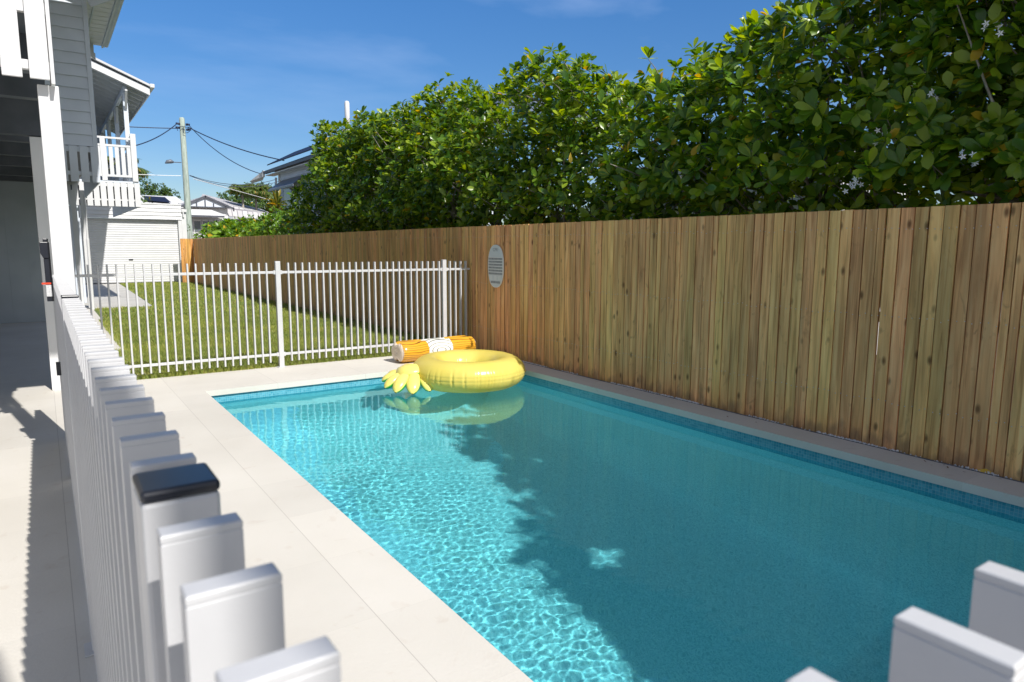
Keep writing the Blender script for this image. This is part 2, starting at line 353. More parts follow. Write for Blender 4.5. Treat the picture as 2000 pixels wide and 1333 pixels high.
# pool shell: walls set 25 mm back under the coping, tile band then pebble interior
e = .025; wx0, wx1, wy0, wy1 = PX0-e, PX1+e, PY0-e, PY1+e; TB = -.215; D = -1.62
b = MB()
def ring(z0, z1, off=0):
    b.add([(wx0+off,wy0+off,z0),(wx1-off,wy0+off,z0),(wx1-off,wy1-off,z0),(wx0+off,wy1-off,z0),(wx0+off,wy0+off,z1),(wx1-off,wy0+off,z1),(wx1-off,wy1-off,z1),(wx0+off,wy1-off,z1)],
          [(0,4,5,1),(1,5,6,2),(2,6,7,3),(3,7,4,0)])
ring(TB, -.055); b.m = 1
b.add([(wx0,wy0,TB),(wx1,wy0,TB),(wx1,wy1,TB),(wx0,wy1,TB),(wx0+.004,wy0+.004,TB),(wx1-.004,wy0+.004,TB),(wx1-.004,wy1-.004,TB),(wx0+.004,wy1-.004,TB)],[(0,1,5,4),(1,2,6,5),(2,3,7,6),(3,0,4,7)])
CR = .55; levels = [(.004, TB)]+[(.004+CR*(1-math.cos(t)), D+CR*(1-math.sin(t))) for t in np.linspace(0, math.pi/2, 12)]
o0 = len(b.v); lv = []
for off, z in levels: lv += [(wx0+off,wy0+off,z),(wx1-off,wy0+off,z),(wx1-off,wy1-off,z),(wx0+off,wy1-off,z)]
nl = len(levels); b.add(lv, [(i*4+j, i*4+4+j, i*4+4+(j+1)%4, i*4+(j+1)%4)[::-1] for i in range(nl-1) for j in range(4)]+[((nl-1)*4,(nl-1)*4+1,(nl-1)*4+2,(nl-1)*4+3)])
pool = tag(b.build('pool_shell', [MOSAIC, POOLFLOOR], smooth=True), kind='structure'); em = pool.modifiers.new('edges', 'EDGE_SPLIT'); em.split_angle = R(35); pool.cycles.is_caustics_receiver = True
# water: a real wavy surface over a closed body
nx, ny = 560, 1140
xs = np.linspace(wx0-.002, wx1+.002, nx); ys = np.linspace(wy0-.002, wy1+.002, ny); XX, YY = np.meshgrid(xs, ys); Z = np.zeros_like(XX)
wr = np.random.default_rng(3)
for i in range(90):
    lam = math.exp(wr.uniform(math.log(.024), math.log(.10))); th = wr.uniform(0, 2*math.pi); k = 2*math.pi/lam
    Z += .0040*lam*lam*wr.uniform(.5,1)*np.sin(k*(XX*math.cos(th)+YY*math.sin(th))+wr.uniform(0,6.28))
calm = 1-.72/(1+np.exp(-(XX-3.1+.10*(YY-2))*3.2))      # calmer towards the sheltered fence side
Z *= 1+.42*np.sin(2.1*XX+1.3*YY+.5*np.sin(1.7*YY))*np.sin(1.6*YY-1.1*XX+1)+.2*np.sin(5.3*XX-3.7*YY)
for i in range(8):
    th = wr.uniform(0, 6.28); k = 2*math.pi/wr.uniform(.35,.8); Z += .00035*np.sin(k*(XX*math.cos(th)+YY*math.sin(th))+wr.uniform(0,6.28))
Z = Z*calm + WL
V = np.stack([XX, YY, Z], -1).reshape(-1, 3); J, I = np.meshgrid(np.arange(ny-1), np.arange(nx-1), indexing='ij'); A = (J*nx+I).ravel()
Q = np.stack([A, A+1, A+nx+1, A+nx], -1)
bi = np.concatenate([np.arange(nx), np.arange(1,ny)*nx+nx-1, (ny-1)*nx+np.arange(nx-2,-1,-1), np.arange(ny-2,0,-1)*nx])
bv = V[bi].copy(); bv[:,2] = D-.05; nb = len(bi); o_ = len(V)+np.arange(nb); V = np.concatenate([V, bv, [(2.8,3.7,D-.05)]])
Q2 = np.stack([bi, o_, np.roll(o_,-1), np.roll(bi,-1)], -1); T2 = np.stack([np.full(nb, len(V)-1), np.roll(o_,-1), o_], -1)
water = np_mesh('water', V, np.concatenate([Q, Q2]), T2, WATER); tag(water, kind='structure'); water.cycles.is_caustics_caster = True
sm = np.ones(len(Q)+len(Q2)+len(T2), bool); sm[len(Q):] = False; water.data.polygons.foreach_set('use_smooth', sm)

# lawn
lawn = MB(); lawn.add([(.86,8.09,.0),(2.4,8.09,.0),(4.9,8.09,.0),(4.9,17.8,.0),(2.07,17.8,.0),(.86,17.8,.0),(4.9,29.3,.0),(2.32,29.3,.0)],[(0,1,4,5),(1,2,3,4),(4,3,6,7)])
lm = noisy('lawn_soil', (.085,.13,.03), (.15,.19,.05), .9, 3, bump=.5, bscale=40)
tag(lawn.build('lawn', lm), kind='structure')
def grass_blades(n, x0, x1, y0, y1, h, w, keep=None):
    x = rng.uniform(x0, x1, n); y = rng.uniform(y0, y1, n)
    if keep is not None:
        k = keep(x, y); x, y = x[k], y[k]; n = len(x)
    a = rng.uniform(0, 2*np.pi, n); hh = h*rng.uniform(.5, 1.15, n); ww = w*rng.uniform(.7, 1.3, n)
    ln = rng.normal(0, .45, (n, 2))*hh[:, None]
    p0 = np.stack([x-np.cos(a)*ww, y-np.sin(a)*ww, np.full(n, -.002)], -1); p1 = np.stack([x+np.cos(a)*ww, y+np.sin(a)*ww, np.full(n, -.002)], -1)
    p2 = np.stack([x+ln[:,0], y+ln[:,1], hh], -1); return np.stack([p0, p1, p2], 1).reshape(-1, 3)
keep = lambda x, y: (y < 17.8) | (x > 2.07+.0217*(y-17.8))
G = [grass_blades(70000, .3, 4.85, 8.07, 10.5, .042, .0032), grass_blades(60000, .8, 4.85, 10.5, 15, .045, .005),
     grass_blades(40000, .9, 4.85, 15, 29.2, .05, .010, keep), grass_blades(9000, .3, 4.7, 8.03, 8.12, .05, .003)]
G = np.concatenate(G); tag(np_mesh('grass', G, [], np.arange(len(G)).reshape(-1, 3), GRASS), kind='stuff')

# ------------------------------------------------------------------ paling fence
pf = thing('paling_fence', 'long shaded treated pine paling fence running beside the pool and the lawn', 'fence', (4.8, 0, 0))
b = MB(); y = -3.0; wide = MB()
while y < 28.4:
    w = .0815 + rnd.uniform(-.002, .003)
    if rnd.random() < .12: w *= .55
    dx = rnd.uniform(-.004, .004); x0 = 4.80+dx; tilt = rnd.uniform(-.0025, .0025); z1 = 1.67+rnd.uniform(-.002, .002); z0 = rnd.uniform(-.015, .0)
    b.add([(x0,y,z0),(x0+.021,y,z0),(x0+.021,y+w,z0),(x0,y+w,z0),(x0,y+tilt,z1),(x0+.021,y+tilt,z1),(x0+.021,y+w+tilt,z1),(x0,y+w+tilt,z1)],
          [(0,3,2,1),(4,5,6,7),(0,1,5,4),(1,2,6,5),(2,3,7,6),(3,0,4,7)])
    y += w + rnd.uniform(.007, .011)
b.build('palings', PINE, pf)
for z in (.32, .92, 1.52): b = MB(); b.box(4.826, 4.86, -3, 28.4, z-.035, z+.035); b.build('rail', PINE, pf)
for i in range(14):
    b = MB(); yy = -2.6+i*2.3; b.box(4.824+.038, 4.95, yy, yy+.09, -.3, 1.6); b.build('post', PINE, pf)
b = MB()
for i in range(260):
    yy = .6+i*.0905/2+rnd.uniform(-.006, .006)
    for z in (.33, .93, 1.53): zz = z+rnd.uniform(-.012,.012); b.box(4.7935, 4.7975, yy, yy+.0048, zz, zz+.0048)
nails = noisy('galvanised_nail', (.5,.5,.5), (.6,.6,.6), .4, 5)
tag(b.build('nails', nails, pf), kind='stuff')
rf = thing('paling_fence', 'short sunlit orange paling fence closing the lawn between garage and long fence', 'fence', (4.6, 28.45, 0))
b = MB(); x = 4.35
while x < 4.78:
    w = .085; b.box(x, min(x+w, 4.79), 28.44, 28.455, 0, 1.67+rnd.uniform(-.003,.003)); x += w+.004
b.build('palings', PINE_NEW, rf)
for z in (.3, .9, 1.5): b = MB(); b.box(4.35, 4.79, 28.458, 28.49, z-.035, z+.035); b.build('rail', PINE_NEW, rf)

# white pebbles spilling out below the palings
n = 2600; pv = []; pq = []; yy = rng.uniform(1.2, 7.9, n)
yy = yy[(np.sin(yy*3.1)+np.sin(yy*7.7+1)+rng.normal(0,.5,len(yy))) > .15]; T = np.array([(1,0,0),(-1,0,0),(0,1,0),(0,-1,0),(0,0,1),(0,0,-1)], float)
FT = np.array([(0,2,4),(2,1,4),(1,3,4),(3,0,4),(2,0,5),(1,2,5),(3,1,5),(0,3,5)]); allV = []; allF = []
for i, q in enumerate(yy):
    s = rng.uniform(.004, .010, 3); c = np.array([rng.uniform(GX+.004, GX+.03), q, rng.uniform(.0, .009)]); allV.append(T*s+c); allF.append(FT+6*i)
pb = np_mesh('white_pebbles', np.concatenate(allV), [], np.concatenate(allF), PEBBLE, smooth=True); tag(pb, kind='stuff')

# ------------------------------------------------------------------ white pool fences
def picket_fence(label, loc, blades, axis, fixed, half, zt, zb, rails, posts, thick=.016):
    """blades: positions along the run; axis 'x' or 'y' = run direction; fixed = centre of the other axis"""
    t = thing('picket_fence', label, 'fence', loc)
    for p in blades:
        b = MB(); hw = thick/2
        if axis == 'y': x0, x1, y0, y1 = fixed-half, fixed+half, p-hw, p+hw
        else: x0, x1, y0, y1 = p-hw, p+hw, fixed-half, fixed+half
        vs = []; g_ = .0006
        for (z_, i_) in ((zb,0),(zt-.0058,0),(zt-.0055,g_),(zt-.0049,g_),(zt-.0046,0),(zt-.0010,0),(zt,.0010)):
            vs += [(x0+i_,y0+i_,z_),(x1-i_,y0+i_,z_),(x1-i_,y1-i_,z_),(x0+i_,y1-i_,z_)]
        fs = [(3,2,1,0),(24,25,26,27)]
        for k_ in range(6):
            for j_ in range(4): fs.append((k_*4+j_, k_*4+(j_+1)%4, k_*4+4+(j_+1)%4, k_*4+4+j_))
        b.add(vs, fs); b.build('picket', WHITE_METAL, t, bevel=.0009)
    for (a0, a1, z, hh, tt) in rails:
        b = MB()
        if axis == 'y': b.box(fixed-tt, fixed+tt, a0, a1, z-hh, z+hh)
        else: b.box(a0, a1, fixed-tt, fixed+tt, z-hh, z+hh)
        b.build('rail', WHITE_METAL, t, bevel=.002)
    for (a, ph, z1, cap) in posts:
        b = MB()
        cx, cy_ = (fixed, a) if axis == 'y' else (a, fixed)
        b.box(cx-ph, cx+ph, cy_-ph, cy_+ph, 0, z1); po = b.build('post', WHITE_METAL, t, bevel=.003)
        b = MB(); b.box(cx-ph-.0004, cx+ph+.0004, cy_-ph-.0004, cy_+ph+.0004, z1+.0003, z1+.0085); b.build('post_cap', BLACK if cap else WHITE_METAL, po, bevel=.0028)
        b = MB(); b.box(cx-ph-.022, cx+ph+.022, cy_-ph-.022, cy_+ph+.022, 0.001, .007); b.build('base_plate', WHITE_METAL, po, bevel=.001)
        if not cap:
            for zz in (rails[0][2], rails[1][2]):
                for sg in (-1, 1):
                    b = MB(); b.box(cx+sg*ph-(.0 if sg > 0 else .022), cx+sg*ph+(.022 if sg > 0 else 0), cy_-.016, cy_+.016, zz-.022, zz+.022); b.build('bracket', WHITE_METAL, po, bevel=.001)
    return t
blY = [.26, .342, .424] + [.574+.082*i for i in range(25)] + [2.71+.082*i for i in range(25)]
NX = .066
picket_fence('long white picket fence running away from the camera along the left edge of the paving', (NX, .3, 0), blY, 'y', NX, .0225, 1.236, .06,
             [(.13, 4.775, 1.13, .014, .011), (.13, 4.775, .14, .014, .011)], [(.514, .0245, 1.231, True), (2.65, .024, 1.231, True)])
picket_fence('nearest white picket fence with tops rising into the bottom right corner over the pool', (.6, .115, 0),
             [.149+.082*i for i in range(48)], 'x', .1155, .0235, 1.236, .06, [(.09, 4.75, 1.13, .014, .011), (.09, 4.75, .14, .014, .011)],
             [(.066, .0235, 1.238, True), (1.3+.041, .0235, 1.238, True), (4.72, .0235, 1.238, True)])
fx = [.205+.0822*i for i in range(56) if .205+.0822*i < 4.74]
fposts = [2.222, 4.39]
fx = [x for x in fx if all(abs(x-p) > .045 for p in fposts)]
picket_fence('white picket fence crossing behind the pool between the paving and the lawn', (2.2, 8.0, 0), fx, 'x', 8.0, .022, 1.212, .065,
             [(.09, 4.79, 1.103, .014, .011), (.09, 4.79, .152, .014, .011)], [(p, .0275, 1.222, False) for p in fposts])

# gate between the two verandah columns
gt = thing('pool_gate', 'white picket pool gate behind the fence line with black safety latch beside the column', 'gate', (.066, 5.9, 0))
for i in range(11):
    b = MB(); yy = 4.99+.082*i; b.box(.0435, .0885, yy-.008, yy+.008, .07, 1.19); b.build('picket', WHITE_METAL, gt)
b = MB(); b.box(.055, .077, 4.94, 5.86, 1.09, 1.118); b.box(.055, .077, 4.94, 5.86, .13, .158); b.build('rail', WHITE_METAL, gt)
b = MB(); b.box(.008, .042, 4.895, 4.935, 1.07, 1.325); b.prism([(.008,1.325),(.042,1.325),(.042,1.42),(-.006,1.42),(-.006,1.355)], 4.888, 4.942); b.box(.012,.038,4.9,4.93,1.4205,1.44)
lt = b.build('latch', BLACK, gt, bevel=.003)
b = MB(); b.box(-.012, .036, 4.888, 4.894, 1.172, 1.182); b.build('indicator', RED, lt)
b = MB(); b.box(.008, .036, 4.889, 4.893, 1.10, 1.168); b.build('sticker', LABELGREY, lt)
b = MB(); b.box(.022, .046, 4.89, 4.93, .62, .70); b.build('hinge', BLACK, gt, bevel=.003)

# ------------------------------------------------------------------ the raised house on the left
H = thing('raised_house', 'white raised weatherboard house on posts along the left side with a verandah', 'house', (0, 12.9, 0))
def boards(b, x0, x1, z0, z1, y, pitch=.175, M=None):
    z = z0
    b.M = M
    while z < z1-.01:
        zt = min(z+pitch, z1); b.prismx([(y-.030, z), (y+.02, z), (y+.02, zt+.004), (y-.004, zt+.004)], x0, x1); z += pitch
    b.M = None
def column(x0, x1, y0, y1, z1, name='column', m=WHITE):
    b = MB(); b.box(x0, x1, y0, y1, 0, z1); return b.build(name, m, H, bevel=.004)
column(.05, .152, 4.78, 4.88, 2.296); column(-.012, .082, 7.88, 7.98, 2.40); column(.80, .905, 18.15, 18.25, 2.62); column(.62, .72, 18.15, 18.25, 2.62)
column(-3.6, -3.5, 4.78, 4.88, 2.296)
b = MB(); b.tube([(.855,17.6,0),(.855,17.6,1.55)], .03, 10); b.tube([(.855,17.6,1.5),(.855,17.6,2.5)], .02, 10); b.build('downpipe', WHITE, H, smooth=False)
# verandah edge: battens over the beam
b = MB()
x = .02
for k in range(32):
    b.box(.0205-.124*k, .1125-.124*k, 4.700, 4.722, 2.31, 2.765)
b.box(.117, .136, 4.700, 5.0, 2.29, 2.765)
b.build('skirt_boards', WHITE, H, bevel=.003)
b = MB(); b.box(-3.9, .13, 4.7225, 4.76, 2.36, 2.41); b.box(-3.9, .13, 4.7225, 4.76, 2.66, 2.72); b.box(-3.9,.150,4.69,4.80,2.768,2.80); b.build('skirt_rail', WHITE, H, bevel=.003)
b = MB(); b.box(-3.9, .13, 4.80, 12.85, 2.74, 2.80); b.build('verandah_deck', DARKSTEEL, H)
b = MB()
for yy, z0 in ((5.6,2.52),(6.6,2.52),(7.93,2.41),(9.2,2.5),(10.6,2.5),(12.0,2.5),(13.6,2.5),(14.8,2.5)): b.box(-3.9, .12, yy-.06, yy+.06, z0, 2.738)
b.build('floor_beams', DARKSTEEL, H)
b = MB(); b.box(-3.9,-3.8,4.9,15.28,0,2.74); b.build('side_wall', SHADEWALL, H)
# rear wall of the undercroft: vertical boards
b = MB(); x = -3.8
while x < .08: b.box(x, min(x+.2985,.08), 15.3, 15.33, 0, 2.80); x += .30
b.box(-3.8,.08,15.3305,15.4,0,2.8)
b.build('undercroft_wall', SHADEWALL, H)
b = MB(); b.box(-.115,-.035,15.285,15.298,1.0,1.10); b.build('meter_cover', SHADEWALL, H)
b = MB(); x = .05
while x < .84: b.box(x, min(x+.1,.84), 19.85, 19.9, 0, 2.36); x += .106
b.build('rear_wall', HOUSE, H)
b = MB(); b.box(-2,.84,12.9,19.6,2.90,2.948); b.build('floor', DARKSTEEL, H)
# weatherboard room
b = MB(); boards(b, -1.5, .80, 2.95, 6.2, 12.9); b.build('weatherboards', HOUSE, H)
b = MB(); b.box(-1.5, .835, 12.925, 19.6, 2.95, 6.2); b.build('room_core', HOUSE, H)
b = MB(); b.box(.80, .865, 12.868, 12.96, 2.93, 6.2); b.box(.836,.865,12.96,19.6,2.93,6.2); b.build('corner_board', HOUSE, H, bevel=.004)
b = MB()
for k in range(5): b.box(.865-.109-.143*k, .865-.143*k, 12.86, 12.882, 2.395, 2.945)
b.build('room_skirt', HOUSE, H, bevel=.003)
b = MB(); b.box(.15,.85,12.883,12.915,2.50,2.56); b.box(.15,.85,12.883,12.915,2.86,2.94); b.build('skirt_rail', HOUSE, H)
b = MB()
for k in range(30): b.box(.842,.862,12.92+.143*k,13.029+.143*k,2.395,2.925)
b.build('side_skirt', HOUSE, H)
# eave of the room
b = MB(); b.box(.865, 1.28, 12.55, 16.2, 5.30, 5.33)
for k in range(14): b.box(.87,1.27,12.6+.26*k,12.604+.26*k,5.296,5.301)
b.build('eave_lining', WHITE, H)
b = MB(); b.box(-4,1.30,2.9,12.54,5.32,5.40); b.build('verandah_ceiling', WHITE, H)  # unseen overhang; its reach is set to shade the room wall and fence end
for yy in (8.9,):
    for xx in (-3.6,-1.8,.03): b = MB(); b.box(xx,xx+.1,yy,yy+.1,2.80,5.32); b.build('verandah_post', WHITE, H)
b = MB(); b.box(1.28,1.31,12.5,16.2,5.26,5.42); b.box(1.0,1.02,12.56,16.2,5.27,5.30); b.tube([(1.36,12.45,5.36),(1.36,16.3,5.36)],.06,8); b.build('gutter', HOUSE, H)
b = MB(); b.beam((.866,12.5,5.0),(1.36,12.44,5.26),.03,.12); b.build('barge_board', HOUSE, H)
b = MB(); b.box(.865,1.14,16.1,16.13,5.12,5.3); b.prism([(1.0,5.12),(1.16,5.12),(1.16,4.98)],16.08,16.11); b.build('fascia', WHITE, H)
b = MB(); b.prism([(-1.6,6.3),(1.40,5.40),(1.40,5.43),(-1.6,6.6)], 12.35, 16.4); b.build('roof', ROOFMETAL, H)
# rear verandah
VY = 19.6
b = MB(); b.box(.866, 2.15, VY-.03, 27.5, 2.935, 2.975); b.build('verandah_floor', HOUSE, H)
b = MB()
k = 0; x = 2.15
while x > .6: b.box(max(x-.119,.55), x, VY-.04, VY-.018, 2.36, 2.93); x -= .146
b.build('verandah_skirt', WHITE, H, bevel=.003)
b = MB(); b.box(.55,2.14,VY-.0175,VY+.03,2.50,2.535); b.box(.55,2.14,VY-.0175,VY+.03,2.84,2.93); b.build('skirt_rail', WHITE, H)
b = MB()
for k in range(52): b.box(2.11,2.135,VY+.0+.146*k,VY+.119+.146*k,2.36,2.93)
b.build('side_skirt', HOUSE, H)
b = MB(); b.box(.6,2.1,20.2,20.3,2.60,2.93); b.box(.6,2.1,22.2,22.3,2.60,2.93); b.box(.6,2.1,24.2,24.3,2.6,2.93); b.build('joists', DARKSTEEL, H)
def rail_run(a, b_, n, z0=3.10, z1=3.79, mat=WHITE):
    a, b_ = Vector(a), Vector(b_)
    for z, w, h in ((4.0,.07,.045),(z1+.03,.04,.05),(z0,.04,.05)):
        m = MB(); m.beam(a+Vector((0,0,z)), b_+Vector((0,0,z)), w, h); m.build('handrail' if z > 3.9 else 'rail', mat, H)
    for i in range(n):
        p = a.lerp(b_, (i+.5)/n); d = (b_-a).normalized()*.042; m = MB()
        if abs(d.x) > abs(d.y): m.box(p.x-.042,p.x+.042,p.y-.012,p.y+.012,z0+.025,z1)
        else: m.box(p.x-.012,p.x+.012,p.y-.042,p.y+.042,z0+.025,z1)
        m.build('baluster', mat, H)
rail_run((1.0,VY,0),(2.03,VY,0),8)
rail_run((2.07,VY+.1,0),(2.07,27.4,0),40)
for (x0,x1,y0,y1,z0,z1) in ((2.01,2.13,VY-.06,VY+.06,2.976,4.13),(1.36,1.47,VY-.04,VY+.06,2.976,4.0),(1.93,2.03,VY+.1,VY+.2,2.976,5.14),(1.93,2.03,22.1,22.2,2.976,5.14),(1.93,2.03,24.6,24.7,2.976,5.14),(1.93,2.03,27.2,27.3,2.976,5.14)):
    b = MB(); b.box(x0,x1,y0,y1,z0,z1); b.build('verandah_post', HOUSE if z1 > 5 else WHITE, H, bevel=.004)
for yy in (19.75, 22.15, 24.65):
    b = MB(); b.beam((1.98,yy+.08,4.75),(1.98,yy+.45,5.12),.05,.05,(1,0,0)); b.beam((1.98,yy-.08,4.75),(1.98,yy-.4,5.12),.05,.05,(1,0,0)); b.build('bracket', WHITE, H)
b = MB(); b.box(1.94,2.02,VY,27.4,5.14,5.26); b.build('verandah_beam', HOUSE, H)
sl_ = .40
def rz(x): return 5.17+(2.47-x)*sl_
for k in range(17):
    b = MB(); yy = VY-.1+.47*k; b.beam((2.46,yy,rz(2.46)-.02),(.87,yy,rz(.87)-.02),.05,.13); b.build('rafter', WHITE, H)
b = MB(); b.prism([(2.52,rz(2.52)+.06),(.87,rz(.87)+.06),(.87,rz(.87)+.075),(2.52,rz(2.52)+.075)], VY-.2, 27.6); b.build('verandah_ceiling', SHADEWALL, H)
b = MB(); b.prism([(2.56,rz(2.56)+.11),(.87,rz(.87)+.13),(.87,rz(.87)+.18),(2.56,rz(2.56)+.16)], VY-.27, 27.7); b.build('verandah_roof', PALEROOF, H)
b = MB(); b.prism([(2.49,rz(2.49)-.10),(.87,rz(.87)-.10),(.87,rz(.87)+.045),(2.49,rz(2.49)+.045)], VY-.245, VY-.215); b.build('barge_board', WHITE, H)
b = MB(); b.box(2.47,2.495,VY-.21,27.6,5.07,5.22); b.build('fascia', WHITE, H)
b = MB(); b.box(2.50,2.60,VY-.29,27.6,5.24,5.33); b.build('gutter', WHITE, H, bevel=.01)
b = MB(); b.box(.866,2.1,27.5,27.6,2.94,5.4); b.box(.80,.866,19.6,27.6,2.94,5.8); b.build('inner_wall', HOUSE, H)

# unseen post behind the viewer, placed to cast the shadow band on near pickets
shade_post = MB(); shade_post.box(.50,.59,-2.25,-2.16,0,5.0)
o = shade_post.build('verandah_post', WHITE, H)

# ------------------------------------------------------------------ garage
Gt = thing('garage', 'white weatherboard garage with a white roller door at the end of the lawn', 'garage', (3.0, 29.3, 0))
GY = 29.3
b = MB(); boards(b, 1.0, 4.575, 2.40, 2.95, GY-.02, .14); b.build('front_boards', WHITE, Gt)
b = MB(); b.box(1.0,4.585,GY-.05,GY+.02,2.95,3.0); b.build('capping', WHITE, Gt)
b = MB(); b.box(4.45, 4.57, GY-.02, GY+.12, 0, 2.39); b.build('door_jamb', WHITE, Gt)
b = MB(); b.box(1.0, 1.12, GY-.02, GY+.12, 0, 2.39); b.build('door_jamb', WHITE, Gt)
b = MB(); poly = []
z = 0.02
while z < 2.38:
    poly += [(GY+.13, z), (GY+.118, z+.02), (GY+.118, z+.062), (GY+.13, z+.075)]; z += .085
poly = poly + [(GY+.16, z), (GY+.16, 0.02)]
n = len(poly); vs = [(1.12, y_, z_) for y_, z_ in poly]+[(4.45, y_, z_) for y_, z_ in poly]
b.add(vs, [(i, i+n, i+1+n, i+1) for i in range(n-1)]); rd = b.build('roller_door', WHITE, Gt)
b = MB(); b.box(2.70,2.84,GY+.09,GY+.117,.87,.905); b.build('handle', BLACK, rd)
b = MB(); boards(b, 0, 4.0, 0, 2.75, 0, .14, Matrix.Translation((4.72, GY+.06, 0)) @ Matrix.Rotation(R(90), 4, 'Z')); b.build('side_boards', WHITE, Gt)
b = MB(); b.box(4.575,4.74,GY-.01,GY+.06,0,2.62); b.build('front_boards', WHITE, Gt)
b = MB(); b.box(1.0,4.7,GY+.2,GY+4,2.86,2.9); b.build('roof', PALEROOF, Gt)
b = MB(); b.tube([(4.64,GY-.05,2.70),(4.64,GY-.05,2.5)],.03,8); b.box(4.58,4.76,GY-.08,GY+.0,2.70,2.80); b.build('gutter', WHITE, Gt)

# ------------------------------------------------------------------ power pole, lamp, cables
pp = thing('power_pole', 'tall weathered greenish timber power pole behind the garage corner', 'pole', (5.6, 34, 0))
b = MB(); b.tube([(5.60,34,0),(5.60,34,2),(5.59,34,4.5),(5.575,34,6.98),(5.575,34,7.03)],[.15,.14,.125,.11,.08],14); b.build('pole', POLEWOOD, pp, smooth=True)
b = MB(); b.tube([(5.44,33.98,5.08),(5.05,33.9,5.06)],.02,6); b.build('lamp_arm', DARKTRIM, pp)
b = MB(); b.tube([(5.12,33.9,5.06),(5.02,33.9,5.09),(4.86,33.9,5.06),(4.78,33.9,4.99)],[.04,.09,.08,.02],8); b.build('lamp_head', ROOFMETAL, pp, smooth=True)
for dx, z in ((-.19,6.72),(.19,6.72),(-.2,6.55),(.21,6.5)):
    b = MB(); b.tube([(5.58+dx*.6,33.86,z),(5.58+dx*1.5,33.86,z+.02)],[.05,.04],8); b.build('insulator', CABLE, pp, smooth=True)
b = MB(); b.tube([(5.58,33.82,6.62)]+[(5.58+.26*math.sin(t),33.8,6.48-.2*math.cos(t)*.7) for t in np.linspace(0,5.2,9)],.014,5); b.build('loose_cable', CABLE, pp)
def cable(label, a, b_, sag, r=.02, m=CABLE, n=14):
    a, b_ = Vector(a), Vector(b_); pts = []
    for i in range(n+1):
        t = i/n; p = a.lerp(b_, t); p.z -= sag*4*t*(1-t); pts.append(p)
    k = MB(); k.tube(pts, r, 6); o = k.build('cable', m); tag(o, label, 'cable', 'cables strung from the power pole'); return o
cable('upper black cable from the pole top down to the neighbouring roof', (5.78,33.85,6.62), (7.75,26.4,4.58), .16, .022)
cable('sagging black cable from the pole top to the gutter end of the neighbouring house', (5.75,33.85,6.78), (7.5,28.6,4.25), .33, .016)
cable('upper slack cable from mid pole towards the neighbouring gutter', (5.75,34,4.55), (9.6,33.9,4.6), .34, .014)
cable('lower slack cable from mid pole towards the neighbouring gutter', (5.75,34,4.53), (9.7,33.9,4.5), .38, .014)
cable('level black cable running left from the pole top behind the verandah', (5.4,34,6.55), (.8,33.5,6.3), .05, .02)
cable('sagging black cable running left from the pole top down to the verandah', (5.4,34,6.78), (2.3,26.8,4.6), .22, .02)
cable('pale thin cable running left from mid pole above the garage', (5.4,34,4.5), (1.2,33.8,4.5), .05, .014, WHITECABLE)
cable('pale straight cable sloping down past the palm tops', (6.6,38,4.75), (12.6,46,4.35), .0, .018, WHITECABLE)

# ------------------------------------------------------------------ houses beyond
def tiled(name='grey_roof_tile'):
    m, t, b = base(name, (.5,.49,.49), .75, .3)
    tc = t.nodes.new('ShaderNodeTexCoord'); br = t.nodes.new('ShaderNodeTexBrick')
    br.inputs['Scale'].default_value = 1; br.inputs['Brick Width'].default_value = .34; br.inputs['Row Height'].default_value = .30; br.inputs['Mortar Size'].default_value = .03
    br.inputs['Color1'].default_value = (.44,.43,.44,1); br.inputs['Color2'].default_value = (.58,.56,.56,1); br.inputs['Mortar'].default_value = (.22,.21,.23,1)
    mp = t.nodes.new('ShaderNodeMapping'); t.links.new(tc.outputs['Object'], mp.inputs[0]); t.links.new(mp.outputs[0], br.inputs['Vector'])
    t.links.new(br.outputs['Color'], b.inputs['Base Color']); return m
RTILE = tiled()
BH = thing('gabled_bungalow', 'low white bungalow with dark trimmed gable and grey tiled roof in the distance', 'house', (9.2, 48, 0))
Y = 48
b = MB(); boards(b, 7.6, 10.35, 0, 3.9, Y+.3, .2); b.box(7.6,10.35,Y+.33,Y+6,0,3.85); b.build('wall', WHITE, BH)
b = MB(); b.prism([(7.55,3.86),(10.45,3.86),(8.95,4.52)], Y-.05, Y+.1); b.build('gable', HOUSE, BH)
b = MB(); b.beam((7.28,Y-.15,3.78),(8.97,Y-.15,4.56),.06,.12); b.beam((10.66,Y-.15,3.83),(8.93,Y-.15,4.56),.06,.12); b.box(10.6,10.68,Y-.18,Y-.1,3.66,3.86); b.build('barge_board', DARKTRIM, BH)
b = MB(); b.box(7.7,10.2,Y-.1,Y-.055,3.87,3.92)
for x, h in ((8.42,.24),(8.93,.44),(9.43,.22)): b.box(x-.035,x+.035,Y-.1,Y-.055,3.92,3.92+h)
b.build('gable_trim', DARKTRIM, BH)
b = MB(); b.add([(7.3,Y-.6,3.34),(9.95,Y-.6,3.34),(9.3,Y-.04,3.72),(7.3,Y-.04,3.72)],[(0,1,2,3)]); b.add([(9.95,Y-.6,3.34),(10.2,Y-.04,3.4),(9.3,Y-.04,3.72)],[(0,1,2)]); b.build('window_hood', PALEROOF, BH)
b = MB(); b.box(7.3,9.95,Y-.62,Y-.5,3.22,3.335); b.build('hood_fascia', DARKTRIM, BH)
for x0,x1 in ((8.25,8.62),(8.78,9.10),(9.14,9.42),(9.46,9.72)):
    b = MB(); b.box(x0-.04,x1+.04,Y+.16,Y+.26,2.0,3.08); wf = b.build('window', WHITE, BH); b = MB(); b.box(x0,x1,Y+.14,Y+.155,2.3,2.98); b.build('pane', GLASSDARK, wf)
b = MB()
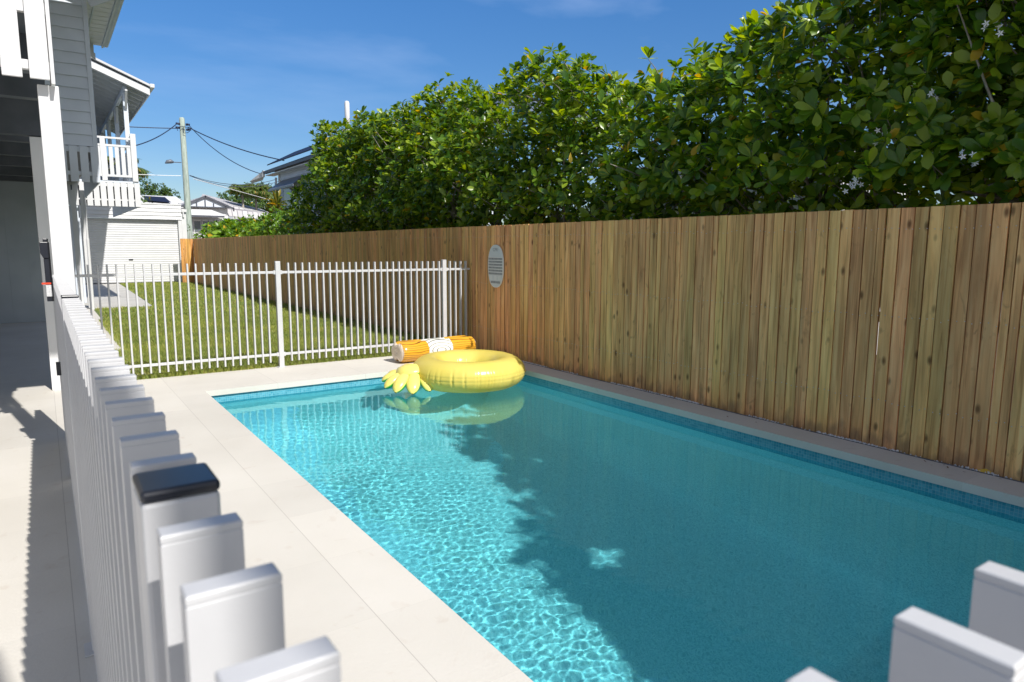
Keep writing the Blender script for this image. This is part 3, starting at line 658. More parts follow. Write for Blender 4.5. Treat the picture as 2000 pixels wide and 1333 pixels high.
b.add([(7.3,Y-.1,3.86),(10.66,Y-.1,3.86),(8.95,Y-.1,4.60),(8.95,Y+5.5,4.60),(13.6,Y+1.0,3.2),(9.42,Y+3.0,4.78),(7.0,Y+6,3.8),(10.2,Y+1.0,2.9)],
      [(2,1,3),(0,2,3,6)])
b.add([(10.5,Y+.6,3.35),(15.0,Y+.6,3.0),(13.6,Y+4.5,4.1),(9.6,Y+4.2,5.0),(8.9,Y+1.2,4.55)],[(0,1,2,3,4)]); b.build('roof', RTILE, BH)
b = MB(); b.prism([(11.5,3.3),(15.5,3.3),(13.2,4.28)], Y+5.5, Y+12); b.build('rear_roof', PALEROOF, BH)

NH = thing('neighbour_house', 'pale weatherboard house with solar panels and window hood behind the clipped hedge', 'house', (8, 18, 0))
rotY = Matrix.Translation((7.45, 27.0, 0)) @ Matrix.Rotation(R(-90), 4, 'Z')   # local x runs toward the viewer (-y)
b = MB(); boards(b, 0, 14.5, 0, 4.12, 0.0, .15, Matrix.Translation((7.75, 27.0, 0)) @ Matrix.Rotation(R(-90), 4, 'Z')); b.box(7.80,8.1,12.5,26.98,0,4.12); b.build('wall', HOUSE, NH)
b = MB(); b.box(7.69,7.80,26.93,27.05,0,4.14); b.build('corner_board', WHITE, NH)
b = MB(); b.box(7.40,7.52,12.3,28.0,4.20,4.30); b.build('gutter', DARKTRIM, NH)
b = MB(); b.box(7.46,7.78,12.3,27.9,4.12,4.15); b.build('eave_lining', WHITE, NH)
b = MB(); b.add([(7.40,28.0,4.30),(7.40,12.3,4.30),(9.9,15,5.35),(9.9,25.5,5.35)],[(0,1,2,3)]); b.add([(7.40,28.0,4.30),(9.9,25.5,5.35),(12.4,28.0,4.3)],[(0,1,2)]); b.add([(7.40,12.3,4.30),(12.4,12.3,4.30),(9.9,15,5.35)],[(0,1,2)]); b.build('roof', ROOFMETAL, NH)
b = MB(); b.add([(7.40,28.02,4.33),(7.05,28.75,3.95),(7.15,28.75,3.88),(7.44,28.3,3.98),(7.44,28.02,4.12)],[(0,1,2,3,4)]); b.box(7.36,7.45,27.98,28.03,4.08,4.33); b.build('barge_end', WHITE, NH)
for k in range(5):
    b = MB(); y1 = 27.5-1.75*k
    b.M = None; b.add([(7.42,y1,4.47),(7.42,y1-1.68,4.47),(8.5,y1-1.68,5.04),(8.5,y1,5.04),(7.42,y1,4.51),(7.42,y1-1.68,4.51),(8.5,y1-1.68,5.08),(8.5,y1,5.08)],[(0,3,2,1),(4,5,6,7),(0,1,5,4),(1,2,6,5),(2,3,7,6),(3,0,4,7)])
    b.build('solar_panel', SOLAR, NH)
b = MB(); b.add([(7.70,26.6,3.86),(7.70,23.9,3.86),(7.22,23.7,3.50),(7.22,26.8,3.50)],[(0,1,2,3)]); b.box(7.22,7.26,23.7,26.8,3.43,3.50); b.build('window_hood', ROOFMETAL, NH)
b = MB(); boards(b, 0, 3.9, 0, 2.65, 0.0, .15, Matrix.Translation((7.9, 8.5, 0)) @ Matrix.Rotation(R(-90), 4, 'Z')); b.box(7.93,9.5,4.6,8.48,0,2.6); b.build('rear_wall', WHITE, NH)
b = MB(); b.box(7.70,7.74,24.0,26.4,2.3,3.6); wf = b.build('window', WHITE, NH); b = MB(); b.box(7.67,7.695,24.1,26.3,2.4,3.5); b.build('pane', GLASSDARK, wf)
b = MB(); b.tube([(7.9,20.3,4.3),(7.9,20.3,5.66),(7.9,20.3,5.72)],[.075,.075,.05],12); b.build('vent_pipe', WHITE, NH, smooth=True)
b = MB(); b.tube([(7.62,27.1,4.0),(7.62,27.1,0)],.04,8); b.build('downpipe', WHITE, NH, smooth=True)

SH = thing('solar_roof_house', 'distant pale roofed house with a dark solar array beyond the garage roof', 'house', (8, 60, 0))
b = MB(); b.add([(5.9,60,4.7),(10.3,60,4.45),(9.5,63,5.45),(6.2,63,5.45)],[(0,1,2,3)]); b.build('roof', PALEROOF, SH)
b = MB(); b.box(6.0,10.2,60.3,66,0,4.6); b.build('wall', noisy('brown_brick', (.2,.16,.13), (.28,.22,.18), .8, 6), SH)
b = MB(); b.add([(6.9,60.3,4.87),(8.75,60.3,4.80),(8.6,62.3,5.32),(7.1,62.3,5.35)],[(0,1,2,3)]); b.build('solar_panel', SOLAR, SH)

# ------------------------------------------------------------------ foliage
LT = np.array([(0,0,0),(.36,-.17,.035),(.36,0,0),(.36,.17,.035),(.72,-.235,.03),(.72,0,-.02),(.72,.235,.03),(1,0,-.05)])
LTF = np.array([(0,0,0)]+[q for t_, w_, d_ in ((.14,.05,.0),(.38,.155,-.004),(.62,.225,-.012),(.85,.18,-.028)) for q in ((t_,-w_,.035+d_),(t_,0,d_),(t_,w_,.035+d_))]+[(1,0,-.05)])
LQF = np.array([(1+3*i+j,4+3*i+j,5+3*i+j,2+3*i+j) for i in range(3) for j in range(2)]); LTrF = np.array([(0,1,2),(0,2,3),(10,13,11),(11,13,12)])
LQ = np.array([(1,4,5,2),(2,5,6,3)]); LTr = np.array([(0,1,2),(0,2,3),(4,7,5),(5,7,6)])
def norm(a): return a/np.maximum(np.linalg.norm(a, axis=-1, keepdims=True), 1e-9)
def leaves(name, P, D, U, S, mat, parent, curl=.18, wide=1.0, fine=False):
    LT_, LQ_, LTr_ = (LTF, LQF, LTrF) if fine else (LT, LQ, LTr); nvl = len(LT_)
    """P base points, D leaf directions, U leaf normals, S lengths"""
    D = norm(D); side = norm(np.cross(U, D)); U = np.cross(D, side); n = len(P)
    T_ = LT_.copy(); cu = curl*rng.uniform(-.3, 1.3, (n, 1))
    x = T_[:,0][None]*np.ones((n,1)); y_ = T_[:,1][None]*wide*rng.uniform(.85,1.15,(n,1)); z = T_[:,2][None]-cu*x*x
    V = P[:,None] + S[:,None,None]*(x[...,None]*D[:,None]+y_[...,None]*side[:,None]+z[...,None]*U[:,None])
    o = np.arange(n)*nvl
    return np_mesh(name, V.reshape(-1,3), (LQ_[None]+o[:,None,None]).reshape(-1,4), (LTr_[None]+o[:,None,None]).reshape(-1,3), mat, parent)
def rosettes(C, A, size, per=(6,10), spread=(30,85)):
    """leaf bases and directions for whorls at C with axes A"""
    A = norm(A); k = rng.integers(per[0], per[1], len(C)); idx = np.repeat(np.arange(len(C)), k); n = len(idx)
    ref = np.where(np.abs(A[:,2:3]) < .9, np.array([[0,0,1.]]), np.array([[1.,0,0]])); e1 = norm(np.cross(A, ref)); e2 = np.cross(A, e1)
    ph = rng.uniform(0, 2*np.pi, n); th = np.radians(rng.uniform(*spread, n)); a, p, q = A[idx], e1[idx], e2[idx]
    rad = np.cos(ph)[:,None]*p+np.sin(ph)[:,None]*q
    D = np.cos(th)[:,None]*a+np.sin(th)[:,None]*rad; D += rng.normal(0,.12,D.shape)
    U = np.sin(th)[:,None]*a-np.cos(th)[:,None]*rad
    sz = size if np.isscalar(size) else size[idx]
    return C[idx]+D*.01, D, U, sz*rng.uniform(.65, 1.15, n)
PH = rng.uniform(0, 6.28, (14, 3)); FR = rng.normal(0, 1, (14, 3))
def n3(p, s, o=0):
    v = np.zeros(len(p))
    for i in range(7): v += np.sin((p*s) @ FR[i+o] * 1.6 + PH[i+o].sum())
    return v/3.2
def branches(b, root, targets, r0, rnd_):
    root = Vector(root)
    for t in targets:
        t = Vector(t); m = root.lerp(t, .55)+Vector((rnd_.uniform(-.12,.12), rnd_.uniform(-.12,.12), rnd_.uniform(-.05,.15)))
        b.tube([root, root.lerp(m,.5)+Vector((rnd_.uniform(-.05,.05),rnd_.uniform(-.05,.05),0)), m, t], [r0, r0*.75, r0*.5, r0*.2], 5, caps=False)

HT = [(-6,4.9),(-2,4.8),(0,4.7),(1.5,4.5),(2.4,4.3),(3.3,4.0),(3.9,3.62),(4.3,3.42),(5.0,3.45),(5.4,3.32),(5.9,3.42),(6.4,3.55),(7.0,3.72),(7.4,3.70),(7.9,3.50),(8.35,3.42),(8.7,3.85),(9.2,4.1),(10.0,4.13),(10.7,4.12),(11.1,3.9),(12,3.86),(13,3.92),(14,3.95),(15.2,4.05),(15.6,4.0),(16.0,3.7),(16.4,3.3),(16.8,2.5)]
HY = np.array([h[0] for h in HT]); HZ = np.array([h[1] for h in HT])
def hedge_points(y0, y1, density):
    n = int((y1-y0)*1.9*3.4*density)
    p = np.stack([rng.uniform(4.75,6.7,n), rng.uniform(y0-.25,y1+.25,n), rng.uniform(1.15,5.0,n)], -1)
    h = np.interp(p[:,1], HY, HZ)-.04
    xc = 5.85
    f = (np.abs((p[:,0]-xc)/1.02)**2.2 + np.clip((p[:,2]-1.0)/(h-1.0),0,9)**2.6)**(1/2.35)
    f = f + .13*n3(p, 1.9) + .06*n3(p, 4.5, 5)
    jit = rng.uniform(-.25,.25,n); inside = (p[:,1]+jit > y0) & (p[:,1]+jit <= y1)
    gap = n3(p, 2.3, 3)
    front = p[:,0] < 5.9
    pr = np.where(f > .80, 1.0, .6)*np.where(front, 1, .6)*np.where(gap > .75, .12, 1)
    pr = pr*np.where((p[:,0] < 5.06) & (p[:,2] < 1.86), 0, 1)
    pr = np.where(f > 1.0, .06, pr)*np.where((p[:,0] < 5.10) & (p[:,2] < 1.90), 0, 1)
    k = inside & (f < 1.09) & (p[:,2] < h+.12) & (rng.uniform(0,1,n) < pr); p = p[k]; f = f[k]
    h = h[k]; nrm = np.stack([(p[:,0]-xc)/.9*1.0, np.zeros(len(p)), np.clip((p[:,2]-1.6)/(h-1.6),0,1)**1.5*1.3+.25], -1)
    A = norm(nrm)+np.array([0,-.18,.35])+rng.normal(0,.38,p.shape)
    return p, A
hedge_defs = [
    (14.4,16.5,'farthest hedge shrub with the leaning twiggy end hiding the neighbouring eave'),
    (12.6,14.4,'sunlit hedge shrub under the white vent pipe'),
    (10.9,12.6,'lower dense hedge shrub in the dip right of the vent pipe'),
    (8.45,10.9,'tall domed hedge shrub with bare twigs showing at its middle'),
    (6.6,8.45,'broad hedge shrub above the oval sign on the fence'),
    (5.2,6.6,'hedge shrub with a big hanging yellow leaf in the middle of the row'),
    (3.85,5.2,'hedge shrub with upright leafy shoots where the row dips before rising right'),
    (2.55,3.85,'darker tall hedge shrub with sky showing through its pale branches'),
    (-6,2.55,'nearest largest leaved hedge shrub with white flower clusters at the right edge')]
for hi_, (y0, y1, lab) in enumerate(hedge_defs):
    yc = max(.9, (y0+y1)/2); t = thing('hedge_shrub', lab, 'shrub', (5.85, yc, 0), 'clipped hedge shrubs behind the paling fence')
    dens = 500 if y0 > 9 else 520
    if y0 < -1:
        P1, A1 = hedge_points(.4, y1, 800); P2, A2 = hedge_points(-6, .4, 110)
        # canopy reaching out over the pool, behind and right of the viewer
        n = 17000; q = np.stack([rng.uniform(2.2,6.5,n), rng.uniform(-6,1.2,n), rng.uniform(3.2,4.9,n)], -1)
        edge = np.interp(q[:,1], [-6,-3.2,-2.3,-1.8,-1.4,-.95,-.4,.15,.5,.9,1.2], [3.1,3.42,3.62,3.60,3.76,4.12,4.2,4.35,4.6,4.9,5.1])
        kk = (q[:,0] > edge+.16*n3(q,2.4)+.08) & ~((np.hypot(q[:,0]-4.75, q[:,1]+1.35) < .12))
        q = q[kk]; P = np.concatenate([P1,P2,q]); A = np.concatenate([A1,A2,np.array([0,0,1])+rng.normal(0,.4,q.shape)])
        # a few small openings in the canopy let sun flecks through to the water
        sx_, sy_ = P[:,0]-.165*(P[:,2]-WL), P[:,1]+(P[:,2]-WL); kk = np.ones(len(P), bool)
        for (hx, hy_, hr) in ((3.32,2.42,.17),(2.70,2.26,.14),(3.95,4.0,.13),(4.1,1.75,.10)): kk &= np.hypot((sx_-hx)/1.3, sy_-hy_) > hr
        P, A = P[kk], A[kk]
    else: P, A = hedge_points(y0, y1, dens)
    dist = np.hypot(P[:,0], P[:,1]); size = np.where(dist < 7.2, .135, .125)+rng.uniform(-.012,.015,len(P))
    lp, ld, lu, ls = rosettes(P, A, size)
    leaves('foliage', lp, ld, lu, ls, HEDGE, t, fine=y1 < 9)
    b = MB(); rr = random.Random(hi_); vis = P[(P[:,1] > .2)]
    nst = max(3, int((min(y1,20)-max(y0,.3))*2.2))
    for s in range(nst):
        yb = max(y0,.3)+(y1-max(y0,.3))*(s+.5)/nst; r_ = (5.75+rr.uniform(-.2,.2), yb, 0)
        fork = Vector((5.7+rr.uniform(-.3,.25), yb+rr.uniform(-.2,.2), rr.uniform(1.5,2.0)))
        b.tube([r_, fork], [.045,.032], 6, caps=False)
        near = vis[np.abs(vis[:,1]-yb) < .55]
        if len(near):
            tg = near[rng.integers(0,len(near),9)]
            branches(b, fork, tg[:7], .018, rr)
    # bare twigs that reach each whorl
    pick = vis[rng.random(len(vis)) < .12]
    for p_ in pick:
        p_ = Vector(p_); c = Vector((5.9, p_.y+rr.uniform(-.25,.25), max(1.5, p_.z-rr.uniform(.3,.6)))); q_ = p_.lerp(c, min(1, rr.uniform(.28,.5)/max((c-p_).length,.01)))
        b.tube([q_, q_.lerp(p_,.5)+Vector((rr.uniform(-.03,.03),)*3), p_], [.008,.006,.004], 4, caps=False)
    b.build('branches', BARK, t, smooth=True)
    if y0 < 4:
        # flower clusters: five-petalled white stars
        cl = {7: [(5.0,3.62,2.5)], 8: [(4.88,2.6,2.15),(4.95,2.3,2.4),(4.86,2.02,1.98),(4.9,1.95,2.75),(4.95,1.7,2.6),(4.87,2.75,1.86)]}.get(hi_, [])
        fv = []; ff = []
        for c in cl:
            for i in range(7):
                p_ = np.array(c)+rng.normal(0,.035,3); ax = norm(np.array([-1,-.4,.2])+rng.normal(0,.4,3)); e1 = norm(np.cross(ax,[0,0,1])); e2 = np.cross(ax,e1)
                fv = []; ff = []
                for k in range(5):
                    a = 2*math.pi*k/5; d = e1*math.cos(a)+e2*math.sin(a); s_2 = -e1*math.sin(a)+e2*math.cos(a); o = len(fv)
                    fv += [p_, p_+d*.011-s_2*.005, p_+d*.024, p_+d*.011+s_2*.005]; ff.append((o,o+1,o+2,o+3))
                np_mesh('flower', np.array(fv), ff, [], PETAL, t)
# the big yellow leaves
YEL = noisy('yellowed_leaf', (.62,.36,.02), (.72,.48,.05), .5, 12)
par = [o for o in COL.objects if o.name.startswith('hedge_shrub') and not o.parent][5]
leaves('yellow_leaf', np.array([(4.86,5.95,2.43)]), np.array([(-.1,0,-1.)]), np.array([(-.9,-.5,0.)]), np.array([.115]), YEL, par, fine=True)

def blob_tree(name, label, cat, loc, blobs, nr, size, mat, trunk=True, group=None, per=(5,8)):
    t = thing(name, label, cat, loc, group); P = []; A = []
    for (cx, cy_, cz, rx, ry, rz_) in blobs:
        k = int(nr*rx*rz_/sum(q[3]*q[5] for q in blobs)); d = norm(rng.normal(0,1,(k,3))); rr = rng.uniform(.55,1.02,(k,1))**.6
        dd = d*rr; jit = 1+.16*n3(d*3, 1.0)[:,None]; P.append(np.array([cx,cy_,cz])+dd*jit*np.array([rx,ry,rz_])); A.append(d+np.array([0,-.1,.5])+rng.normal(0,.35,(k,3)))
    P = np.concatenate(P); A = np.concatenate(A); keep_ = P[:,2] > .05; P, A = P[keep_], A[keep_]
    lp, ld, lu, ls = rosettes(P, A, np.full(len(P), size), per); leaves('crown', lp, ld, lu, ls, mat, t)
    b = MB(); c = Vector(blobs[0][:3]); L = Vector(loc)
    b.tube([L, L.lerp(c,.6)], [size*.7, size*.4], 7, caps=False)
    rr = random.Random(3)
    branches(b, L.lerp(c,.6), [tuple(P[i]) for i in rng.integers(0,len(P),10)], size*.22, rr); b.build('trunk', BARK, t, smooth=True)
    return t
gs = 'garden shrubs behind the far end of the fence'
blob_tree('garden_shrub', 'pale flowering climber shrub tangled around the foot of the power pole', 'shrub', (5.5,32.6,0), [(5.45,32.6,1.6,.5,.4,.75)], 60, .09, FARLEAF, group=gs, per=(2,4))
blob_tree('garden_shrub', 'rounded lime green shrub at the left end of the garden foliage below the tiled roof', 'shrub', (5.9,28.9,0), [(5.75,28.8,1.7,.75,.7,.65),(5.9,27.9,1.8,.6,.6,.55)], 330, .16, LIME, group=gs)
blob_tree('garden_shrub', 'drooping long leafed green plant in the middle of the garden foliage', 'shrub', (5.8,26.4,0), [(5.7,26.3,1.68,.6,.8,.55)], 210, .26, LIME, group=gs)
blob_tree('garden_shrub', 'mixed green and bronze shrub left of the cordyline', 'shrub', (5.8,24.3,0), [(5.75,24.4,1.75,.6,.9,.52),(5.8,23.2,1.75,.5,.7,.52)], 330, .17, LIME, group=gs)
blob_tree('garden_shrub', 'bright yellow green shrub under the cordyline against the hedge', 'shrub', (5.7,21.0,0), [(5.6,21.6,1.75,.6,.8,.55),(5.55,20.2,1.78,.55,.8,.55),(5.5,19.0,1.8,.5,.7,.6),(5.35,17.6,1.75,.45,.8,.5)], 620, .12, LIME, group=gs)
blob_tree('shade_tree', 'far dark green spreading tree beyond the garage roof', 'tree', (8.3,72,0), [(7.6,72,6.2,1.6,1.4,1.5),(9.2,72,5.9,1.3,1.2,1.2),(10.3,72,5.8,.9,.9,.9),(6.3,72,6.4,1.4,1.2,1.4)], 1100, .24, FARLEAF)
blob_tree('garden_shrub', 'olive shrub between the verandah and the solar roof', 'shrub', (6.2,56,0), [(6.0,56,3.9,1.0,.8,1.0),(7.2,56.3,3.7,.8,.6,.6),(8.6,56.5,3.8,.7,.5,.7)], 420, .2, FARLEAF, group='low shrubs in front of the solar roof')
blob_tree('shade_tree', 'light green tree behind the tiled roof beside the palms', 'tree', (12.2,58,0), [(12.6,58,4.3,1.6,1.2,1.2),(14.6,58,4.9,1.9,1.2,1.5),(16.3,58,5.0,1.6,1.2,1.4)], 1300, .24, FARLEAF)

def palm(label, base_, top, nf, L_, mat, group, droop=1.0):
    t = thing('palm_tree', label, 'palm', base_, group); b = MB(); B, T_ = Vector(base_), Vector(top)
    b.tube([B, B.lerp(T_,.5), T_], [.10,.085,.07], 10); b.build('trunk', BARK, t, smooth=True)
    P = []; D_ = []; U_ = []; S = []; st = MB()
    for i in range(nf):
        a = 2*math.pi*i/nf+rng.uniform(-.2,.2); el = rng.uniform(.1,1.35); h = Vector((math.cos(a),math.sin(a),0)); pts = []
        for k in range(15):
            s = k/14; pts.append(T_+h*L_*(s*math.cos(el*(1-.3*s)))+Vector((0,0,L_*(s*math.sin(el)-droop*s*s*(.40+.28*math.sin(el))))))
        st.tube(pts, [.022*(1-.8*k/14) for k in range(15)], 4, caps=False)
        for k in range(2, 15):
            for sg in (-1,1):
                d = (pts[k]-pts[k-1]).normalized(); sd = d.cross(Vector((0,0,1))).normalized()*sg
                for j in range(2):
                    P.append(pts[k-1].lerp(pts[k], j*.5)); D_.append(d*.6+sd*1.0+Vector((0,0,-.5-.5*rng.uniform()))); U_.append((0,0,1)); S.append(L_*.40*math.sin(math.pi*min(1,.15+k/16)))
    st.build('stalks', PALMLEAF, t); leaves('fronds', np.array([tuple(p) for p in P]), np.array([tuple(p) for p in D_]), np.array(U_,float), np.array(S), mat, t, curl=.4, wide=.4)
pg = 'palms among the distant gardens'
palm('left one of the two queen palms behind the tiled roof', (11.75,50,0), (11.75,50,5.15), 26, 1.35, PALMLEAF, pg)
palm('right taller queen palm behind the tiled roof', (12.75,50.5,0), (12.75,50.5,5.2), 30, 1.55, PALMLEAF, pg)
palm('palm with drooping fronds just right of the verandah railing', (4.3,47,0), (4.3,47,6.0), 18, 1.7, PALMLEAF, pg)
palm('small palm left of the power pole above the garage', (9.4,55,0), (9.4,55,4.3), 12, .9, PALMLEAF, pg)

# cordyline
ct = thing('cordyline', 'upright cordyline with yellow and bronze strap leaves beside the neighbouring wall', 'plant', (5.8,20.6,0)); b = MB()
for dx, dy, z in ((0,0,2.55),(.12,-.2,2.35),(-.1,.25,2.3)): b.tube([(5.8,20.6,0),(5.8+dx,20.6+dy,z)], .02, 6)
b.build('stems', BARK, ct)
C = np.array([(5.8,20.6,2.58),(5.8,20.62,2.45),(5.92,20.4,2.35),(5.7,20.85,2.3),(5.82,20.6,2.7)]); lp, ld, lu, ls = rosettes(C, np.tile([0,0,1.],(5,1)), .40, (15,20), (10,100))
leaves('strap_leaves', lp, ld, lu, ls, CORDY, ct, curl=.35, wide=.42)

# ------------------------------------------------------------------ inflatable ring
def yellow_vinyl():
    m, t, b = base('yellow_vinyl', (.86,.60,.035), .27, .5)
    co = coords(t); n = N(t, 'ShaderNodeTexNoise', Scale=2.5, Detail=3); t.links.new(co, n.inputs['Vector'])
    r = ramp(t, n.outputs['Fac'], [(.35, (.88,.72,.15)), (.65, (.92,.78,.20))]); t.links.new(r.outputs[0], b.inputs['Base Color'])
    tr = t.nodes.new('ShaderNodeBsdfTranslucent'); tr.inputs['Color'].default_value = (.95,.84,.22,1)
    ms = t.nodes.new('ShaderNodeMixShader'); ms.inputs[0].default_value = .28
    t.links.new(b.outputs[0], ms.inputs[1]); t.links.new(tr.outputs[0], ms.inputs[2]); t.links.new(ms.outputs[0], t.nodes['Material Output'].inputs[0]); return m
YV = yellow_vinyl()
RC = (3.843, 6.4575, .035)
rg = thing('inflatable_ring', 'big yellow inflatable swim ring with drooping leaf crown floating in the far pool corner', 'pool float', (RC[0], RC[1], WL))
NU, NV = 420, 72; RR, rr_ = .448, .186
u = np.linspace(0, 2*np.pi, NU, endpoint=False); v = np.linspace(0, 2*np.pi, NV, endpoint=False); UU, VV = np.meshgrid(u, v, indexing='ij')
cre = np.zeros(NU); cr_pos = np.sort(np.concatenate([np.linspace(0,2*np.pi,26,endpoint=False)+rng.normal(0,.05,26), rng.uniform(3.4,4.6,9)]))
amp = rng.uniform(.35,1,len(cr_pos))
for c0, a0 in zip(cr_pos, amp):
    d = np.angle(np.exp(1j*(u-c0))); cre += a0*(np.exp(-(d/.016)**2)-.40*np.exp(-((d)/.06)**2))
dv = np.angle(np.exp(1j*VV)); dvi = np.angle(np.exp(1j*(VV-np.pi)))
rad = rr_*np.ones_like(UU) - .010*cre[:,None]*(np.exp(-((dv+.08)/.5)**2)+.7*np.exp(-(dvi/.4)**2)) + .0045*np.exp(-(dv/.035)**2) - .006*np.exp(-((np.abs(dv)-.09)/.05)**2)
rad += .0025*np.sin(9*UU+1.3)*np.cos(VV)
x = (RR+rad*np.cos(VV)*1.0)*np.cos(UU); y_ = (RR+rad*np.cos(VV))*np.sin(UU); z = rad*np.sin(VV)*.88
Vt = np.stack([x+RC[0], y_+RC[1], z+RC[2]], -1).reshape(-1,3)
I, J = np.meshgrid(np.arange(NU), np.arange(NV), indexing='ij'); q = np.stack([I*NV+J, ((I+1)%NU)*NV+J, ((I+1)%NU)*NV+(J+1)%NV, I*NV+(J+1)%NV], -1).reshape(-1,4)
np_mesh('ring_tube', Vt, q, [], YV, rg)
# leaf crown: padded body with drooping finger lobes, yellow above and green below
def crown_vinyl():
    m, t, b = base('two_tone_vinyl', (.88,.66,.05), .28, .5)
    at = t.nodes.new('ShaderNodeAttribute'); at.attribute_name = 'under'
    mx = N(t, 'ShaderNodeMixRGB'); mx.inputs['Color1'].default_value = (.88,.74,.18,1); mx.inputs['Color2'].default_value = (.03,.42,.05,1)
    t.links.new(at.outputs['Fac'], mx.inputs['Fac']); t.links.new(mx.outputs[0], b.inputs['Base Color']); return m
CV = crown_vinyl()
def lobe(V_, F_2, U_, spine, rads, flat=.75, n=20):
    o = len(V_); k = len(spine); sp = [Vector(p) for p in spine]
    for i, p in enumerate(sp):
        d = (sp[min(i+1,k-1)]-sp[max(i-1,0)]).normalized(); side = d.cross(Vector((0,0,1))).normalized(); up = side.cross(d)
        for j in range(n):
            t = 2*math.pi*j/n; V_.append(tuple(p+side*math.cos(t)*rads[i]+up*math.sin(t)*rads[i]*flat)); U_.append(1.0 if math.sin(t) < .12 else 0.0)
    for i in range(k-1):
        for j in range(n): F_2.append((o+i*n+j, o+i*n+(j+1)%n, o+(i+1)*n+(j+1)%n, o+(i+1)*n+j))
cV, cF, cU = [], [], []
cb = Vector((3.19, 6.60, .045))
def finger(a, L_, z1, w0, off=(0,0), m=14):
    d = Vector((math.cos(a), math.sin(a), 0)); st_ = cb+Vector((off[0], off[1], .005)); pts = []; rs = []
    for i in range(m):
        s = i/(m-1); pts.append(st_+d*(L_*s)+Vector((0,0,z1*s**1.5))); rs.append(max(.003, w0*min(1,(.72+.5*s))*math.sqrt(max(0,1-(max(0,s-.62)/.385)**2))))
    lobe(cV, cF, cU, pts, rs, .72)
finger(R(160), .22, -.09, .058, (-.06,.06)); finger(R(188), .25, -.13, .064, (-.06,.0)); finger(R(214), .26, -.155, .072, (-.045,-.05))
finger(R(238), .26, -.165, .074, (.015,-.09)); finger(R(262), .24, -.155, .072, (.10,-.10)); finger(R(128), .16, -.04, .045, (-.05,.10))
p_ = [cb+Vector((.25,.02,-.02)), cb+Vector((.20,.01,-.0)), cb+Vector((.10,.0,.012)), cb+Vector((.0,-.01,.02)), cb+Vector((-.08,-.02,.01)), cb+Vector((-.13,-.03,-.01)), cb+Vector((-.15,-.03,-.03))]
lobe(cV, cF, cU, p_, [.03,.13,.16,.165,.135,.08,.006], .50, 32)
me = bpy.data.meshes.new('leaf_crown'); L = parent_world(rg); me.from_pydata([(a_-L.x,b_-L.y,c2-L.z) for a_,b_,c2 in cV], [], cF); me.polygons.foreach_set('use_smooth',[True]*len(cF))
at = me.attributes.new('under','FLOAT','POINT'); at.data.foreach_set('value', cU); me.materials.append(CV)
o = bpy.data.objects.new('leaf_crown', me); COL.objects.link(o); o.parent = rg

# ------------------------------------------------------------------ inflatable log
def log_vinyl(name, c, line, scale, dist, kind='BANDS'):
    m, t, b = base(name, c, .22, .5)
    tc = t.nodes.new('ShaderNodeTexCoord'); mp = t.nodes.new('ShaderNodeMapping'); t.links.new(tc.outputs['Object'], mp.inputs[0])
    w = t.nodes.new('ShaderNodeTexWave'); w.wave_type = kind; w.inputs['Scale'].default_value = scale; w.inputs['Distortion'].default_value = dist; w.inputs['Detail'].default_value = 1.5; w.inputs['Detail Scale'].default_value = .6
    if kind == 'BANDS': w.bands_direction = 'Z'; mp.inputs['Scale'].default_value = (.28,1,1)
    else: w.rings_direction = 'Y'; mp.inputs['Scale'].default_value = (.55,1,1.2)
    t.links.new(mp.outputs[0], w.inputs['Vector']); r = ramp(t, w.outputs['Fac'], [(.0, line), (.05, line), (.12, c)]); t.links.new(r.outputs[0], b.inputs['Base Color']); return m
LOGO = log_vinyl('orange_woodgrain_vinyl', (.72,.36,.03), (.22,.09,.015), 12, 9.0)
LOGW = log_vinyl('white_woodgrain_vinyl', (.80,.79,.72), (.10,.10,.09), 9, 1.6, 'RINGS')
LOGE = log_vinyl('cream_growth_ring_vinyl', (.80,.68,.55), (.28,.18,.11), 15, 2.6, 'RINGS')
if True:
    t_ = LOGE.node_tree
    for n_ in t_.nodes:
        if n_.type == 'TEX_WAVE': n_.rings_direction = 'X'
        if n_.type == 'MAPPING': n_.inputs['Scale'].default_value = (.2,1,1)
lg = thing('inflatable_log', 'inflatable orange and white wood grain log lying on the paving behind the ring', 'pool float', (3.99, 7.52, .135))
lg.rotation_euler = (0, 0, R(3))
def log_sect(s, n=56, w=.172, h=.135):   # two joined tubes side by side
    out = []
    for j in range(n):
        t = 2*math.pi*j/n; nt_ = .032*math.exp(-((abs(math.sin(t))-1)/.035)**2); k = 1-nt_/h
        out.append((math.cos(t)*w*s, math.sin(t)*h*s*k - .0))
    return out
def log_part(name, stations, mat):
    Vv, Ff = [], []; n = 56
    for x_, s in stations:
        for (a, c) in log_sect(s): Vv.append((x_, a, c))
    for i in range(len(stations)-1):
        for j in range(n): Ff.append((i*n+j, (i+1)*n+j, (i+1)*n+(j+1)%n, i*n+(j+1)%n))
    m_ = bpy.data.meshes.new(name); m_.from_pydata(Vv, [], Ff); m_.polygons.foreach_set('use_smooth',[True]*len(Ff)); m_.materials.append(mat)
    o_ = bpy.data.objects.new(name, m_); COL.objects.link(o_); o_.parent = lg; return o_
def cst(x0, x1, k, f): return [(x0+(x1-x0)*i/k, f(i/k)) for i in range(k+1)]
log_part('log_end', [(-.535,.02),(-.545,.3),(-.545,.6),(-.538,.8),(-.520,.90)], LOGE)
log_part('log_end', [(.520,.90),(.538,.8),(.545,.6),(.545,.3),(.535,.02)], LOGE)
log_part('log_body', [(-.520,.90),(-.505,.955)]+cst(-.48,-.20,8,lambda s: .985+.02*math.sin(math.pi*s))+[(-.175,.965)], LOGO)
log_part('log_body', [(.165,.965)]+cst(.19,.47,8,lambda s: .985+.02*math.sin(math.pi*s))+[(.505,.955),(.520,.90)], LOGO)
